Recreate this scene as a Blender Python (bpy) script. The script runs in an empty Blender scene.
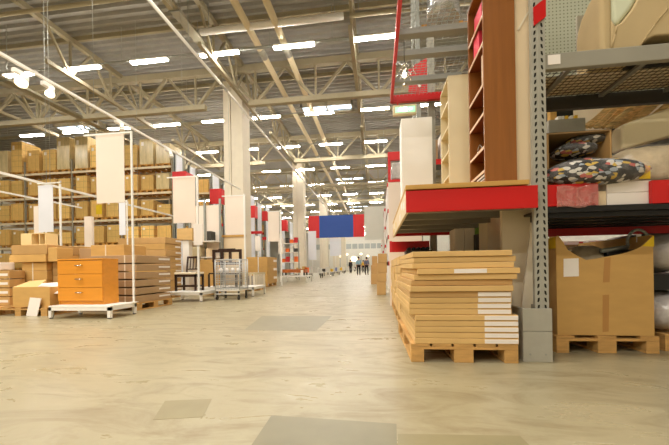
import bpy, math, random
from mathutils import Vector, Matrix
random.seed(7)
scn = bpy.context.scene
COL = scn.collection
PI = math.pi
# ------------------------------------------------------------------ camera
FPX, PCX, PCY, CAM_H = 330.0, 334.5, 267.7, 0.75
YAW, ROLL = math.radians(7.4), math.radians(0.9)
FW = Vector((-math.sin(YAW), math.cos(YAW), 0)); RT = Vector((math.cos(YAW), math.sin(YAW), 0)); UP = Vector((0, 0, 1))
CR = math.cos(ROLL) * RT - math.sin(ROLL) * UP
CU = math.sin(ROLL) * RT + math.cos(ROLL) * UP
cd = bpy.data.cameras.new('camera'); cam = bpy.data.objects.new('camera', cd); COL.objects.link(cam)
cam.matrix_world = Matrix(((CR.x, CU.x, -FW.x, 0), (CR.y, CU.y, -FW.y, 0), (CR.z, CU.z, -FW.z, CAM_H), (0, 0, 0, 1)))
cd.sensor_width = 36; cd.lens = FPX * 36 / 669; cd.shift_y = (PCY - 222.5) / 669; cd.clip_start = 0.05; cd.clip_end = 300
scn.camera = cam
def ray(x, y):
    d = FW * FPX + CR * (x - PCX) + CU * (PCY - y); return d
def at(x, y, Y):            # the point measured at photo pixel (x, y) that stands at distance Y along the aisle
    d = ray(x, y); t = Y / d.y; return Vector((d.x * t, Y, CAM_H + d.z * t))
def on_x(x, y, X):          # the same for a known side distance X
    d = ray(x, y); t = X / d.x; return Vector((X, d.y * t, CAM_H + d.z * t))
# ------------------------------------------------------------------ materials
def nt(name):
    m = bpy.data.materials.new(name); m.use_nodes = True
    t = m.node_tree; return m, t, t.nodes['Principled BSDF']
def S(v): return tuple(((c / 255) / 12.92 if c / 255 < .04045 else ((c / 255 + .055) / 1.055) ** 2.4) for c in v) + (1,)
def paint(name, rgb, rough=.55, metal=0, var=.08, scale=3.0, stretch=(1, 1, 1), bump=0.0, rnd=.0, spec=.4, coat=0):
    m, t, b = nt(name); N, L = t.nodes, t.links
    tc = N.new('ShaderNodeTexCoord'); mp = N.new('ShaderNodeMapping'); mp.inputs['Scale'].default_value = stretch
    L.new(tc.outputs['Object'], mp.inputs[0])
    no = N.new('ShaderNodeTexNoise'); no.inputs['Scale'].default_value = scale; no.inputs['Detail'].default_value = 5
    L.new(mp.outputs[0], no.inputs[0])
    hs = N.new('ShaderNodeHueSaturation'); hs.inputs['Color'].default_value = S(rgb)
    mr = N.new('ShaderNodeMapRange'); mr.inputs[1].default_value = .25; mr.inputs[2].default_value = .75
    mr.inputs[3].default_value = 1 - var; mr.inputs[4].default_value = 1 + var
    L.new(no.outputs['Fac'], mr.inputs[0])
    if rnd:
        oi = N.new('ShaderNodeObjectInfo'); r2 = N.new('ShaderNodeMapRange')
        r2.inputs[3].default_value = 1 - rnd; r2.inputs[4].default_value = 1 + rnd
        L.new(oi.outputs['Random'], r2.inputs[0]); mu = N.new('ShaderNodeMath'); mu.operation = 'MULTIPLY'
        L.new(mr.outputs[0], mu.inputs[0]); L.new(r2.outputs[0], mu.inputs[1]); L.new(mu.outputs[0], hs.inputs['Value'])
    else: L.new(mr.outputs[0], hs.inputs['Value'])
    L.new(hs.outputs[0], b.inputs['Base Color'])
    b.inputs['Roughness'].default_value = rough; b.inputs['Metallic'].default_value = metal
    b.inputs['Specular IOR Level'].default_value = spec
    if coat: b.inputs['Coat Weight'].default_value = coat; b.inputs['Coat Roughness'].default_value = .15
    if bump:
        bu = N.new('ShaderNodeBump'); bu.inputs['Strength'].default_value = bump; bu.inputs['Distance'].default_value = .02
        L.new(no.outputs['Fac'], bu.inputs['Height']); L.new(bu.outputs[0], b.inputs['Normal'])
    return m
def glow(name, rgb, s):
    m, t, b = nt(name); b.inputs['Base Color'].default_value = (.8, .8, .8, 1)
    b.inputs['Emission Color'].default_value = rgb + (1,); b.inputs['Emission Strength'].default_value = s; return m
def brickmat(name, rgb, rnd, bw, bh, gap=.012, rough=.6):   # carton loads: seams between the cartons of one load
    m = paint(name, rgb, rough, var=.10, scale=5, rnd=rnd); t = m.node_tree; N, L = t.nodes, t.links
    b = N['Principled BSDF']; src = b.inputs['Base Color'].links[0].from_socket
    tc = N.new('ShaderNodeTexCoord'); sp = N.new('ShaderNodeSeparateXYZ'); L.new(tc.outputs['Object'], sp.inputs[0])
    ad = N.new('ShaderNodeMath'); ad.operation = 'ADD'; L.new(sp.outputs[0], ad.inputs[0]); L.new(sp.outputs[1], ad.inputs[1])
    cb = N.new('ShaderNodeCombineXYZ'); L.new(ad.outputs[0], cb.inputs[0]); L.new(sp.outputs[2], cb.inputs[1])
    br = N.new('ShaderNodeTexBrick'); br.inputs['Scale'].default_value = 1; br.inputs['Brick Width'].default_value = bw
    br.inputs['Row Height'].default_value = bh; br.inputs['Mortar Size'].default_value = gap; br.inputs['Mortar Smooth'].default_value = .3
    br.offset = .0; L.new(cb.outputs[0], br.inputs[0])
    mx = N.new('ShaderNodeMix'); mx.data_type = 'RGBA'; mx.inputs[7].default_value = S([c * .8 for c in rgb])
    L.new(br.outputs['Fac'], mx.inputs[0]); L.new(src, mx.inputs[6]); L.new(mx.outputs[2], b.inputs['Base Color'])
    return m
def film(name, rgb, alpha, rough=.15):
    m, t, b = nt(name); N, L = t.nodes, t.links
    b.inputs['Base Color'].default_value = S(rgb); b.inputs['Roughness'].default_value = rough
    b.inputs['Specular IOR Level'].default_value = .8
    no = N.new('ShaderNodeTexNoise'); no.inputs['Scale'].default_value = 9; no.inputs['Detail'].default_value = 6; no.inputs['Distortion'].default_value = 1.5
    tc = N.new('ShaderNodeTexCoord'); L.new(tc.outputs['Object'], no.inputs[0])
    mr = N.new('ShaderNodeMapRange'); mr.inputs[1].default_value = .35; mr.inputs[2].default_value = .7
    mr.inputs[3].default_value = alpha * .6; mr.inputs[4].default_value = min(1, alpha * 1.5)
    L.new(no.outputs['Fac'], mr.inputs[0]); L.new(mr.outputs[0], b.inputs['Alpha'])
    bu = N.new('ShaderNodeBump'); bu.inputs['Strength'].default_value = .8; bu.inputs['Distance'].default_value = .03
    L.new(no.outputs['Fac'], bu.inputs['Height']); L.new(bu.outputs[0], b.inputs['Normal']); return m
def dots(name, base, hole, pitch, rad):                      # a perforated sheet: rows of punched holes
    m, t, b = nt(name); N, L = t.nodes, t.links
    tc = N.new('ShaderNodeTexCoord'); vs = N.new('ShaderNodeVectorMath'); vs.operation = 'SCALE'; vs.inputs[3].default_value = 1 / pitch
    L.new(tc.outputs['Object'], vs.inputs[0]); fr = N.new('ShaderNodeVectorMath'); fr.operation = 'FRACTION'; L.new(vs.outputs[0], fr.inputs[0])
    sp = N.new('ShaderNodeSeparateXYZ'); L.new(fr.outputs[0], sp.inputs[0]); cb = N.new('ShaderNodeCombineXYZ')
    L.new(sp.outputs[0], cb.inputs[0]); L.new(sp.outputs[2], cb.inputs[1])
    di = N.new('ShaderNodeVectorMath'); di.operation = 'DISTANCE'; di.inputs[1].default_value = (.5, .5, 0); L.new(cb.outputs[0], di.inputs[0])
    lt = N.new('ShaderNodeMath'); lt.operation = 'LESS_THAN'; lt.inputs[1].default_value = rad; L.new(di.outputs['Value'], lt.inputs[0])
    mx = N.new('ShaderNodeMix'); mx.data_type = 'RGBA'; mx.inputs[6].default_value = S(base); mx.inputs[7].default_value = S(hole)
    L.new(lt.outputs[0], mx.inputs[0]); L.new(mx.outputs[2], b.inputs['Base Color']); b.inputs['Roughness'].default_value = .5; return m
def patchwork(name):                                         # printed pillow fabric: pebble shapes in black, white, yellow and blue grey
    m, t, b = nt(name); N, L = t.nodes, t.links
    tc = N.new('ShaderNodeTexCoord'); mp = N.new('ShaderNodeMapping'); mp.inputs['Scale'].default_value = (1, 1, 1.9); L.new(tc.outputs['Object'], mp.inputs[0])
    vo = N.new('ShaderNodeTexVoronoi'); vo.inputs['Scale'].default_value = 23; L.new(mp.outputs[0], vo.inputs[0])
    sp = N.new('ShaderNodeSeparateColor'); L.new(vo.outputs['Color'], sp.inputs[0])
    cr = N.new('ShaderNodeValToRGB'); cr.color_ramp.interpolation = 'CONSTANT'; e = cr.color_ramp.elements
    e[0].color = S((24, 22, 22)); e[1].position = .36; e[1].color = S((205, 200, 190))
    for p, c in ((.62, (70, 66, 64)), (.76, (150, 160, 170)), (.86, (200, 165, 60)), (.93, (190, 90, 80))):
        q = e.new(p); q.color = S(c)
    L.new(sp.outputs[0], cr.inputs[0])
    gt = N.new('ShaderNodeMath'); gt.operation = 'GREATER_THAN'; gt.inputs[1].default_value = .68; L.new(vo.outputs['Distance'], gt.inputs[0])
    mx = N.new('ShaderNodeMix'); mx.data_type = 'RGBA'; mx.inputs[7].default_value = S((40, 38, 38))
    L.new(gt.outputs[0], mx.inputs[0]); L.new(cr.outputs[0], mx.inputs[6]); L.new(mx.outputs[2], b.inputs['Base Color'])
    b.inputs['Roughness'].default_value = .7; return m
def floormat():
    m, t, b = nt('polished_concrete'); N, L = t.nodes, t.links
    tc = N.new('ShaderNodeTexCoord')
    def noise(sc, det, stretch, dist=0):
        mp = N.new('ShaderNodeMapping'); mp.inputs['Scale'].default_value = stretch; L.new(tc.outputs['Object'], mp.inputs[0])
        no = N.new('ShaderNodeTexNoise'); no.inputs['Scale'].default_value = sc; no.inputs['Detail'].default_value = det
        no.inputs['Roughness'].default_value = .65; no.inputs['Distortion'].default_value = dist; L.new(mp.outputs[0], no.inputs[0]); return no.outputs['Fac']
    def mix(fac, a, c):
        mx = N.new('ShaderNodeMix'); mx.data_type = 'RGBA'
        L.new(fac, mx.inputs[0]); (L.new(a, mx.inputs[6]) if not isinstance(a, tuple) else setattr(mx.inputs[6], 'default_value', a))
        mx.inputs[7].default_value = c; return mx.outputs[2]
    def rng(s, a, c, lo=0, hi=1):
        mr = N.new('ShaderNodeMapRange'); mr.inputs[1].default_value = a; mr.inputs[2].default_value = c
        mr.inputs[3].default_value = lo; mr.inputs[4].default_value = hi; L.new(s, mr.inputs[0]); return mr.outputs[0]
    n1 = noise(.9, 8, (1, .8, 1), .6); n2 = noise(2.6, 9, (.6, 1.6, 1), 1.2); n3 = noise(30, 4, (1, 1, 1)); n4 = noise(1.6, 6, (.35, 3.5, 1), .8)
    c = mix(rng(n1, .38, .68), S(FLOOR_A), S(FLOOR_B))
    c = mix(rng(n2, .47, .66, 0, .65), c, S(FLOOR_C)); c = mix(rng(n4, .58, .72, 0, .45), c, S(FLOOR_D)); c = mix(rng(n3, .35, .8, 0, .14), c, S((120, 108, 84)))
    L.new(c, b.inputs['Base Color']); L.new(rng(n2, .3, .75, .24, .44), b.inputs['Roughness']); b.inputs['Specular IOR Level'].default_value = .5
    bu = N.new('ShaderNodeBump'); bu.inputs['Strength'].default_value = .05; bu.inputs['Distance'].default_value = .01
    L.new(n2, bu.inputs['Height']); L.new(bu.outputs[0], b.inputs['Normal'])
    return m
FLOOR_A, FLOOR_B, FLOOR_C, FLOOR_D = (166, 156, 126), (153, 141, 109), (124, 108, 78), (180, 172, 144)
MT = {}
MT['floor'] = floormat()
MT['patch'] = paint('grey_concrete_patch', (128, 121, 96), .35, var=.10, scale=6)
MT['patch_pale'] = paint('pale_concrete_patch', (140, 130, 98), .35, var=.10, scale=6)
MT['joint'] = paint('joint_filler', (128, 112, 82), .5)
MT['roof'] = paint('roof_sheet', (160, 157, 150), .55, var=.06)
MT['truss'] = paint('cream_steel', (166, 155, 128), .55, var=.06)
MT['beamcream'] = paint('cream_rack_beam', (222, 206, 172), .5, var=.04)
MT['column'] = paint('cream_column', (224, 214, 194), .6, var=.04)
MT['wall'] = paint('pale_wall', (226, 222, 212), .7, var=.04)
MT['wall_dark'] = paint('wall_band', (172, 176, 172), .5)
MT['galv'] = paint('galvanised_steel', (150, 152, 144), .42, .35, var=.08, scale=9)
MT['upr'] = paint('grey_green_steel', (164, 161, 148), .5, var=.08, scale=14)
MT['slot'] = paint('slot_dark', (32, 30, 24), .9)
MT['greybar'] = paint('grey_bar', (140, 138, 130), .5, .1)
MT['greybeam'] = paint('grey_beam', (150, 146, 132), .5, var=.05)
MT['traygrey'] = paint('cable_tray_grey', (150, 143, 124), .5)
MT['dark'] = paint('dark_steel', (62, 58, 52), .5)
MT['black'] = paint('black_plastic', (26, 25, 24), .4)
MT['red'] = paint('red_paint', (196, 24, 22), .38, var=.05, scale=2)
MT['redsign'] = paint('red_sign', (206, 46, 48), .6, var=.03)
MT['blue'] = paint('blue_sign', (48, 82, 158), .6, var=.02)
MT['white'] = paint('white_paint', (236, 232, 224), .45, var=.02)
MT['pole'] = paint('white_pole', (236, 234, 228), .4, var=.02)
MT['ban_pink'] = paint('warm_white_banner', (232, 218, 204), .7, var=.02)
MT['ban_blue'] = paint('cool_white_banner', (226, 228, 236), .7, var=.02)
MT['ban_grey'] = paint('grey_white_banner', (206, 204, 192), .7, var=.02)
MT['paper'] = paint('white_paper', (236, 228, 220), .7, var=.03)
MT['card'] = paint('cardboard', (200, 158, 92), .65, var=.07, scale=4, stretch=(1, 1, 3), rnd=.07)
MT['card_pale'] = paint('pale_cardboard', (212, 174, 112), .62, var=.07, scale=4, stretch=(1, 1, 5), rnd=.05)
MT['card_brown'] = paint('brown_cardboard', (190, 150, 94), .65, var=.08, scale=4, rnd=.06)
MT['card_grey'] = paint('greyish_cardboard', (172, 140, 102), .65, var=.08, scale=4, rnd=.05)
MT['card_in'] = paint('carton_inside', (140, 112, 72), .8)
MT['tape'] = paint('brown_tape', (178, 130, 72), .35, var=.05)
MT['tape_pale'] = paint('pale_strap', (226, 214, 190), .4, var=.05)
MT['yellow'] = paint('yellow_sheet', (226, 190, 30), .6)
MT['load'] = brickmat('carton_load', (228, 188, 110), .2, .41, .31)
MT['load2'] = brickmat('tall_carton_load', (220, 178, 102), .2, .41, .9)
MT['wrap'] = paint('stretch_wrapped_load', (206, 186, 140), .25, var=.18, scale=4, stretch=(2.5, 2.5, .6), rnd=.12, bump=.3, spec=.6)
MT['wraptan'] = paint('tan_plastic_wrap', (196, 178, 146), .2, var=.3, scale=8, bump=.8, spec=.7)
MT['wrapgrey'] = paint('grey_plastic_wrap', (186, 180, 176), .2, var=.3, scale=8, bump=.8, spec=.7)
MT['pallet'] = paint('pallet_wood', (194, 150, 88), .7, var=.22, scale=6, stretch=(1, 1, 5), rnd=.08)
MT['pallet_far'] = paint('pallet_wood_far', (186, 134, 60), .7, var=.25, scale=5, rnd=.1)
MT['edge_wood'] = paint('raw_board_edge', (196, 152, 80), .6, var=.12, scale=5, stretch=(.4, 3, 8))
MT['chest'] = paint('orange_veneer', (222, 146, 46), .35, var=.07, scale=3, stretch=(.5, 3, 6), coat=.2)
MT['brown'] = paint('reddish_brown_veneer', (140, 86, 36), .38, var=.14, scale=5, stretch=(6, 6, .35), coat=.2)
MT['brown_d'] = paint('dark_brown_veneer', (112, 54, 26), .45, var=.1, scale=5)
MT['orangev'] = paint('orange_back_board', (176, 96, 40), .45, var=.08, scale=5)
MT['pinkedge'] = paint('pale_shelf_edge', (226, 196, 168), .5)
MT['creamcab'] = paint('cream_cabinet', (222, 208, 172), .45, var=.03)
MT['creamcab_in'] = paint('cream_cabinet_inside', (214, 186, 136), .5, var=.05)
MT['creamcarton'] = paint('cream_board', (226, 204, 168), .55, var=.05, scale=2)
MT['taupe'] = paint('lightened_taupe_board', (232, 218, 190), .6, var=.08, scale=2)  # base colour lightened in place of light missing under the red shelf
MT['taupe_l'] = paint('lightened_pale_taupe_board', (242, 232, 212), .6, var=.05, scale=2)  # paler board, also lightened to make up for the shelf's shade
MT['guard'] = paint('grey_guard', (166, 162, 148), .5, var=.07, scale=10)
MT['fabric'] = paint('beige_fabric', (188, 166, 124), .85, var=.08, scale=3, bump=.25)
MT['fabric_l'] = paint('pale_green_fabric', (212, 216, 188), .85, var=.05, scale=3)
MT['foam'] = paint('foam', (208, 194, 158), .8, var=.06, scale=3)
MT['peg'] = dots('pegboard_sheet', (176, 178, 156), (116, 118, 98), .036, .2)
MT['pillow'] = patchwork('printed_pillow')
MT['film'] = film('clear_film', (236, 232, 226), .07)
MT['film_m'] = film('milky_film', (216, 150, 140), .4)
MT['bundle'] = paint('plastic_sheathed_strips', (226, 190, 130), .2, var=.5, scale=3, stretch=(1, 1, 14), bump=.6, spec=.9)
MT['dkwood'] = paint('dark_chair_wood', (52, 32, 22), .35, var=.12, scale=5)
MT['seat'] = paint('cream_seat', (226, 212, 184), .8, var=.03)
MT['chrome'] = paint('bright_metal', (200, 200, 196), .25, .9, var=.05)
MT['cartgrey'] = paint('cart_wire', (196, 196, 194), .35, .3, var=.06)
MT['birch'] = paint('birch_veneer', (236, 210, 156), .5, var=.05, scale=3)
MT['birch_in'] = paint('birch_inside', (206, 160, 92), .55, var=.06, scale=3)
MT['silver'] = paint('foil', (190, 190, 192), .22, .9, var=.2, scale=6, stretch=(1, 1, 6), bump=.3)
MT['green'] = paint('green_item', (96, 128, 40), .6)
MT['exitgreen'] = glow('exit_green', (.03, .55, .22), 1.2)
MT['exitwhite'] = glow('exit_white', (.9, 1, .9), 1.6)
MT['tube'] = glow('fluorescent', (1, .945, .85), 60)
MT['bulb'] = glow('warm_bulb', (1, .82, .55), 14)
MT['sky'] = glow('skylight_daylight', (.55, .75, 1), 2.2)
MT['lampdisplay'] = glow('lit_lamps', (1, .78, .45), 2.2)
MT['orange'] = paint('orange_box', (232, 110, 40), .5, rnd=.05)
MT['skin'] = paint('skin', (206, 150, 120), .6)
MT['hair'] = paint('hair', (46, 32, 24), .8)
MT['shirt_blue'] = paint('pale_blue_cloth', (150, 186, 206), .8)
MT['shirt_dark'] = paint('dark_cloth', (48, 44, 46), .85)
MT['shirt_grey'] = paint('grey_cloth', (110, 112, 132), .85)
MT['trousers'] = paint('black_cloth', (28, 26, 30), .85)
MT['pinkbook'] = paint('pink_folder', (226, 60, 84), .5)
MT['yellowbox'] = paint('yellow_box', (236, 190, 60), .5)
MT['bluebox'] = paint('blue_box', (70, 90, 170), .5)
MT['whiteheap'] = paint('white_goods', (222, 218, 208), .6, var=.05, rnd=.05)
# ------------------------------------------------------------------ mesh builder
ORG = {}
def tag(o, label=None, cat=None, group=None, kind=None):
    if label: o['label'] = label
    if cat: o['category'] = cat
    if group: o['group'] = group
    if kind: o['kind'] = kind
    return o
def thing(name, loc, label, cat, group=None):
    o = bpy.data.objects.new(name, None); o.empty_display_size = .1; COL.objects.link(o)
    o.location = loc; ORG[o] = Vector(loc); return tag(o, label, cat, group)
class M:
    def __init__(s): s.v, s.f, s.m, s.s = [], [], [], []
    def face(s, idx, m=0, sm=False): s.f.append(idx); s.m.append(m); s.s.append(sm)
    def box(s, x0, x1, y0, y1, z0, z1, m=0):
        n = len(s.v); s.v += [(x, y, z) for z in (z0, z1) for y in (y0, y1) for x in (x0, x1)]
        for q in ((0, 2, 3, 1), (4, 5, 7, 6), (0, 1, 5, 4), (2, 6, 7, 3), (0, 4, 6, 2), (1, 3, 7, 5)): s.face([n + i for i in q], m)
        return s
    def bar(s, a, b, w, h, m=0):
        a, b = Vector(a), Vector(b); d = (b - a).normalized(); r = d.cross(UP)
        if r.length < 1e-4: r = Vector((1, 0, 0))
        r.normalize(); u = r.cross(d); n = len(s.v)
        for p in (a, b):
            for i, j in ((-1, -1), (1, -1), (1, 1), (-1, 1)): s.v.append(tuple(p + r * w / 2 * i + u * h / 2 * j))
        for q in ((0, 1, 2, 3), (7, 6, 5, 4), (0, 4, 5, 1), (1, 5, 6, 2), (2, 6, 7, 3), (3, 7, 4, 0)): s.face([n + i for i in q], m)
        return s
    def tube(s, a, b, r, n=10, m=0, r2=None):
        a, b = Vector(a), Vector(b); d = (b - a).normalized(); p = d.cross(UP)
        if p.length < 1e-4: p = Vector((1, 0, 0))
        p.normalize(); q = p.cross(d); k = len(s.v)
        for c, rr in ((a, r), (b, r if r2 is None else r2)):
            for i in range(n):
                t = 2 * PI * i / n; s.v.append(tuple(c + p * rr * math.cos(t) + q * rr * math.sin(t)))
        for i in range(n): j = (i + 1) % n; s.face([k + i, k + j, k + n + j, k + n + i], m, True)
        s.face([k + i for i in range(n)][::-1], m); s.face([k + n + i for i in range(n)], m); return s
    def path(s, pts, r, n=8, m=0):
        for a, b in zip(pts, pts[1:]): s.tube(a, b, r, n, m)
        return s
    def ell(s, c, rx, ry, rz, m=0, nu=20, nv=10, p=1.0, noise=0):
        k = len(s.v); sg = lambda t: math.copysign(abs(t) ** p, t)
        for j in range(nv + 1):
            ph = -PI / 2 + PI * j / nv
            for i in range(nu):
                t = 2 * PI * i / nu; w = 1 + noise * math.sin(5 * t + 3 * ph) * math.cos(ph) + noise * .6 * math.sin(9 * t - 5 * ph)
                s.v.append((c[0] + rx * sg(math.cos(ph)) * sg(math.cos(t)) * w, c[1] + ry * sg(math.cos(ph)) * sg(math.sin(t)) * w, c[2] + rz * sg(math.sin(ph)) * w))
        for j in range(nv):
            for i in range(nu):
                i2 = (i + 1) % nu; s.face([k + j * nu + i, k + j * nu + i2, k + (j + 1) * nu + i2, k + (j + 1) * nu + i], m, True)
        return s
    def prism(s, poly, y0, y1, m=0):            # outline in x,z pulled along y
        n = len(s.v); k = len(poly); s.v += [(x, y0, z) for x, z in poly] + [(x, y1, z) for x, z in poly]
        s.face([n + i for i in range(k)], m); s.face([n + k + i for i in range(k)][::-1], m)
        for i in range(k): j = (i + 1) % k; s.face([n + j, n + i, n + k + i, n + k + j], m)
        return s
    def quad(s, pts, m=0):
        n = len(s.v); s.v += [tuple(p) for p in pts]; s.face([n + i for i in range(len(pts))], m); return s
    def out(s, name, mats, parent=None, org=None, bevel=0, seg=2):
        if parent is not None: O = ORG[parent]
        else: O = Vector(org) if org is not None else Vector((0, 0, 0))
        me = bpy.data.meshes.new(name); me.from_pydata([tuple(Vector(v) - O) for v in s.v], [], s.f)
        for q in (mats if isinstance(mats, (list, tuple)) else [mats]): me.materials.append(MT[q])
        for p, mi, sm in zip(me.polygons, s.m, s.s): p.material_index = mi; p.use_smooth = sm
        me.update(); o = bpy.data.objects.new(name, me); COL.objects.link(o)
        if parent is not None: o.parent = parent; ORG[o] = O
        else: o.location = O; ORG[o] = O
        if bevel:
            b = o.modifiers.new('bevel', 'BEVEL'); b.width = bevel; b.segments = seg; b.limit_method = 'ANGLE'
        return o
def struct(o): o['kind'] = 'structure'; return o
def copy_tree(o, loc, rotz=None, parent=None):
    c = o.copy(); COL.objects.link(c)
    if parent is None: c.location = loc; ORG[c] = Vector(loc)
    else: c.parent = parent
    if rotz is not None: c.rotation_euler[2] = rotz
    for ch in o.children: copy_tree(ch, None, None, c)
    return c
ORD = ['first', 'second', 'third', 'fourth', 'fifth', 'sixth', 'seventh', 'eighth', 'ninth', 'tenth', 'eleventh', 'twelfth', 'thirteenth', 'fourteenth', 'fifteenth', 'sixteenth', 'seventeenth', 'eighteenth']
# ------------------------------------------------------------------ setting
XL, XR, YB, YF, ZC = -31.0, 9.0, -14.0, 86.0, 10.3
struct(M().box(XL, XR, YB, YF, -.2, 0).out('floor', 'floor'))
struct(M().box(XL - .3, XL, YB, YF, 0, ZC).out('wall_left', 'wall'))
struct(M().box(XR, XR + .3, YB, YF, 0, ZC).out('wall_right', 'wall'))
struct(M().box(XL, XR, YB - .3, YB, 0, ZC).out('wall_back', 'wall'))
m = M().box(XL, XR, YF, YF + .3, 0, ZC)
struct(m.out('wall_far', 'wall'))
m = M()                                                     # a strip of high windows on the far wall
for i in range(12): m.box(-16 + i * 1.6, -16 + i * 1.6 + 1.35, YF - .06, YF - .005, 5.6, 6.9)
struct(m.out('window_1', 'wall_dark'))
# corrugated roof sheet, ribs running across the aisle
m = M(); p = .34; prof = []; y = YB
while y < YF:
    prof += [(y, ZC), (y + p * .32, ZC), (y + p * .45, ZC + .11), (y + p * .87, ZC + .11)]; y += p
n = 0
for y, z in prof: m.v += [(XL, y, z), (XR, y, z)]
for i in range(len(prof) - 1): m.face([2 * i, 2 * i + 1, 2 * i + 3, 2 * i + 2])
struct(m.out('ceiling', 'roof'))
struct(M().box(XL, XR, YB, YF, ZC + .2, ZC + .4).out('roof', 'roof'))
# concrete repairs and joints in the floor
def flat(name, pix, mat, z=.0015):
    pts = []
    for x, y in pix:
        d = ray(x, y); t = -CAM_H / d.z; pts.append(Vector((d.x * t, d.y * t, z)))
    m = M(); m.quad([Vector((q.x, q.y, z)) for q in pts]); k = len(pts)
    m.quad([Vector((q.x, q.y, -.02)) for q in pts])
    for i in range(k): m.quad([(pts[i].x, pts[i].y, -.02), (pts[(i + 1) % k].x, pts[(i + 1) % k].y, -.02), (pts[(i + 1) % k].x, pts[(i + 1) % k].y, z), (pts[i].x, pts[i].y, z)])
    return struct(m.out(name, mat))
flat('floor_patch', [(251, 446), (271.5, 415.5), (396.5, 424), (397, 446)], 'patch')
flat('floor_patch', [(398, 446), (397.5, 434), (520, 436), (530, 446)], 'patch_pale')
flat('floor_patch', [(244, 330), (262, 316), (332, 316), (316, 331)], 'patch')
flat('floor_patch', [(153, 420), (165, 401), (212, 399), (203, 417)], 'patch_pale')
m = M()
for y in (3.9, 8.6, 13.3, 18): m.box(XL + .2, .2, y, y + .012, -.01, .001)
struct(m.out('floor_joint', 'joint'))
# columns
for i, (X, Y) in enumerate(((-6.62, 15.2), (-6.45, 27.3), (-6.2, 38.6), (-6.2, 50), (-6.2, 61))):
    m = M(); w = .46
    m.box(X - w, X - .12, Y - w, Y + w, 0, 9.6); m.box(X - .10, X + w, Y - w + .03, Y + w, 0, 9.6); m.box(X - .12, X - .10, Y - w + .08, Y + w, 0, 9.6)
    struct(m.out('column', 'column', bevel=.02))
# trusses across the hall
def truss(x0, x1, Y, gaps):
    m = M(); zt, zb = 9.85, 8.25
    m.box(x0, x1, Y - .13, Y + .13, zt - .14, zt + .14)
    for a, b in gaps: m.box(a, b, Y - .11, Y + .11, zb - .11, zb + .11)
    for a, b in gaps:
        n = max(1, round((b - a - .8) / 2.9)); st = (b - a - .8) / n if n > 1 else 2.9
        for k in range(n + 1):
            xb = b - .5 - k * st
            if xb < a: break
            m.bar((xb, Y, zb), (xb, Y, zt), .08, .08)
            for d in (-1.4, 1.4): m.bar((xb + (.08 if d > 0 else -.08), Y, zb + .05), (xb + d, Y, zt - .05), .11, .11)
    return struct(m.out('roof_truss_beam', 'truss'))
for Y in (14.4, 22.6, 29.8, 37.4, 45, 52.6, 60.2, 67.8):
    truss(XL, XR, Y, ((XL, -7.75), (-5.65, XR)))
def long_truss(X):
    m = M(); zt, zb = 10.0, 8.55
    m.box(X - .09, X + .09, 2, 80, zt - .1, zt + .1)
    y = 3.1
    while y < 78:
        m.box(X - .07, X + .07, y, y + 6.0, zb - .07, zb + .07)
        for k in range(3):
            b = y + 1 + k * 2
            m.bar((X, b, zb), (X, b, zt), .07, .07); m.bar((X, b, zb), (X, b - 1, zt), .08, .08); m.bar((X, b, zb), (X, b + 1, zt), .08, .08)
        y += 7.6
    return struct(m.out('roof_truss_beam', 'truss'))
for X in (-18, -12, -5.96, -.75, 5): long_truss(X)
m = M()
for y in range(4, 80, 2):                                    # purlins under the sheet
    if y % 4 == 0: m.box(XL, XR, y - .05, y + .05, 10.12, ZC)
struct(m.out('roof_purlin_beam', 'truss'))
# skylights
k = 0
for X0 in (-20.3, -4.2):
    for Y0 in (18.6, 34, 50):
        m = M().box(X0, X0 + 2.9, Y0, Y0 + .8, 10.02, 10.1); k += 1
        o = struct(m.out('window_%d' % (k + 1), 'sky'))
        fr = M()
        for a in (0, 1.45, 2.9): fr.box(X0 + a - .05, X0 + a + .05, Y0 - .05, Y0 + .85, 9.98, ZC)
        for a in (0, .8): fr.box(X0 - .05, X0 + 2.95, Y0 + a - .05, Y0 + a + .05, 9.98, ZC)
        fr.out('window_frame', 'truss', o)
# ------------------------------------------------------------------ ceiling services
o = thing('sprinkler_pipe', (-3.35, 30, 9.2), 'thick cream pipe under the roof, nearer to the exit sign of a parallel pair', 'pipe', None)
def pipe(X, z, r, label, y0=2, y1=75, mat='beamcream'):
    o = thing('ceiling_pipe', (X, (y0 + y1) / 2, z), label, 'pipe')
    M().tube((X, y0, z), (X, y1, z), r, 12).out('pipe_run', mat, o)
    y = y0 + 2
    while y < 62: M().tube((X, y, z), (X, y, ZC), .012, 6).out('hanger', 'galv', o); y += 6
    y = 12.2
    while y < 50: M().tube((X, y, z), (X, y + .55, z), r * 1.12, 12).out('coupling', 'guard', o); y += 12
    return o
bpy.data.objects.remove(o)
pipe(-3.34, 9.2, .12, 'thick cream ceiling pipe with dark couplings, closer to the red shelf of two')
pipe(-4.34, 9.2, .12, 'thick cream ceiling pipe with dark couplings, closer to the columns of two')
pipe(-5.95, 8.0, .05, 'thin white ceiling pipe running beside the grey cable tray', mat='white')
def crosspipe(x0, x1, Y, z, r, label, mat):
    o = thing('cross_pipe', ((x0 + x1) / 2, Y, z), label, 'pipe')
    M().tube((x0, Y, z), (x1, Y, z), r, 12).out('pipe_run', mat, o)
    for x in (x0 + .3, (x0 + x1) / 2, x1 - .3): M().tube((x, Y, z), (x, Y, ZC), .012, 6).out('hanger', 'galv', o)
crosspipe(-6.1, -1.0, 11.05, 9.2, .11, 'short thick white pipe crossing the hall above the nearest lights', 'white')
crosspipe(-.8, 4, 11.15, 9.25, .07, 'pale pipe crossing the roof above the exit sign', 'truss')
crosspipe(-7, 4, 11.9, 9.0, .03, 'thin grey conduit crossing just above the nearest row of lights', 'galv')
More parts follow.
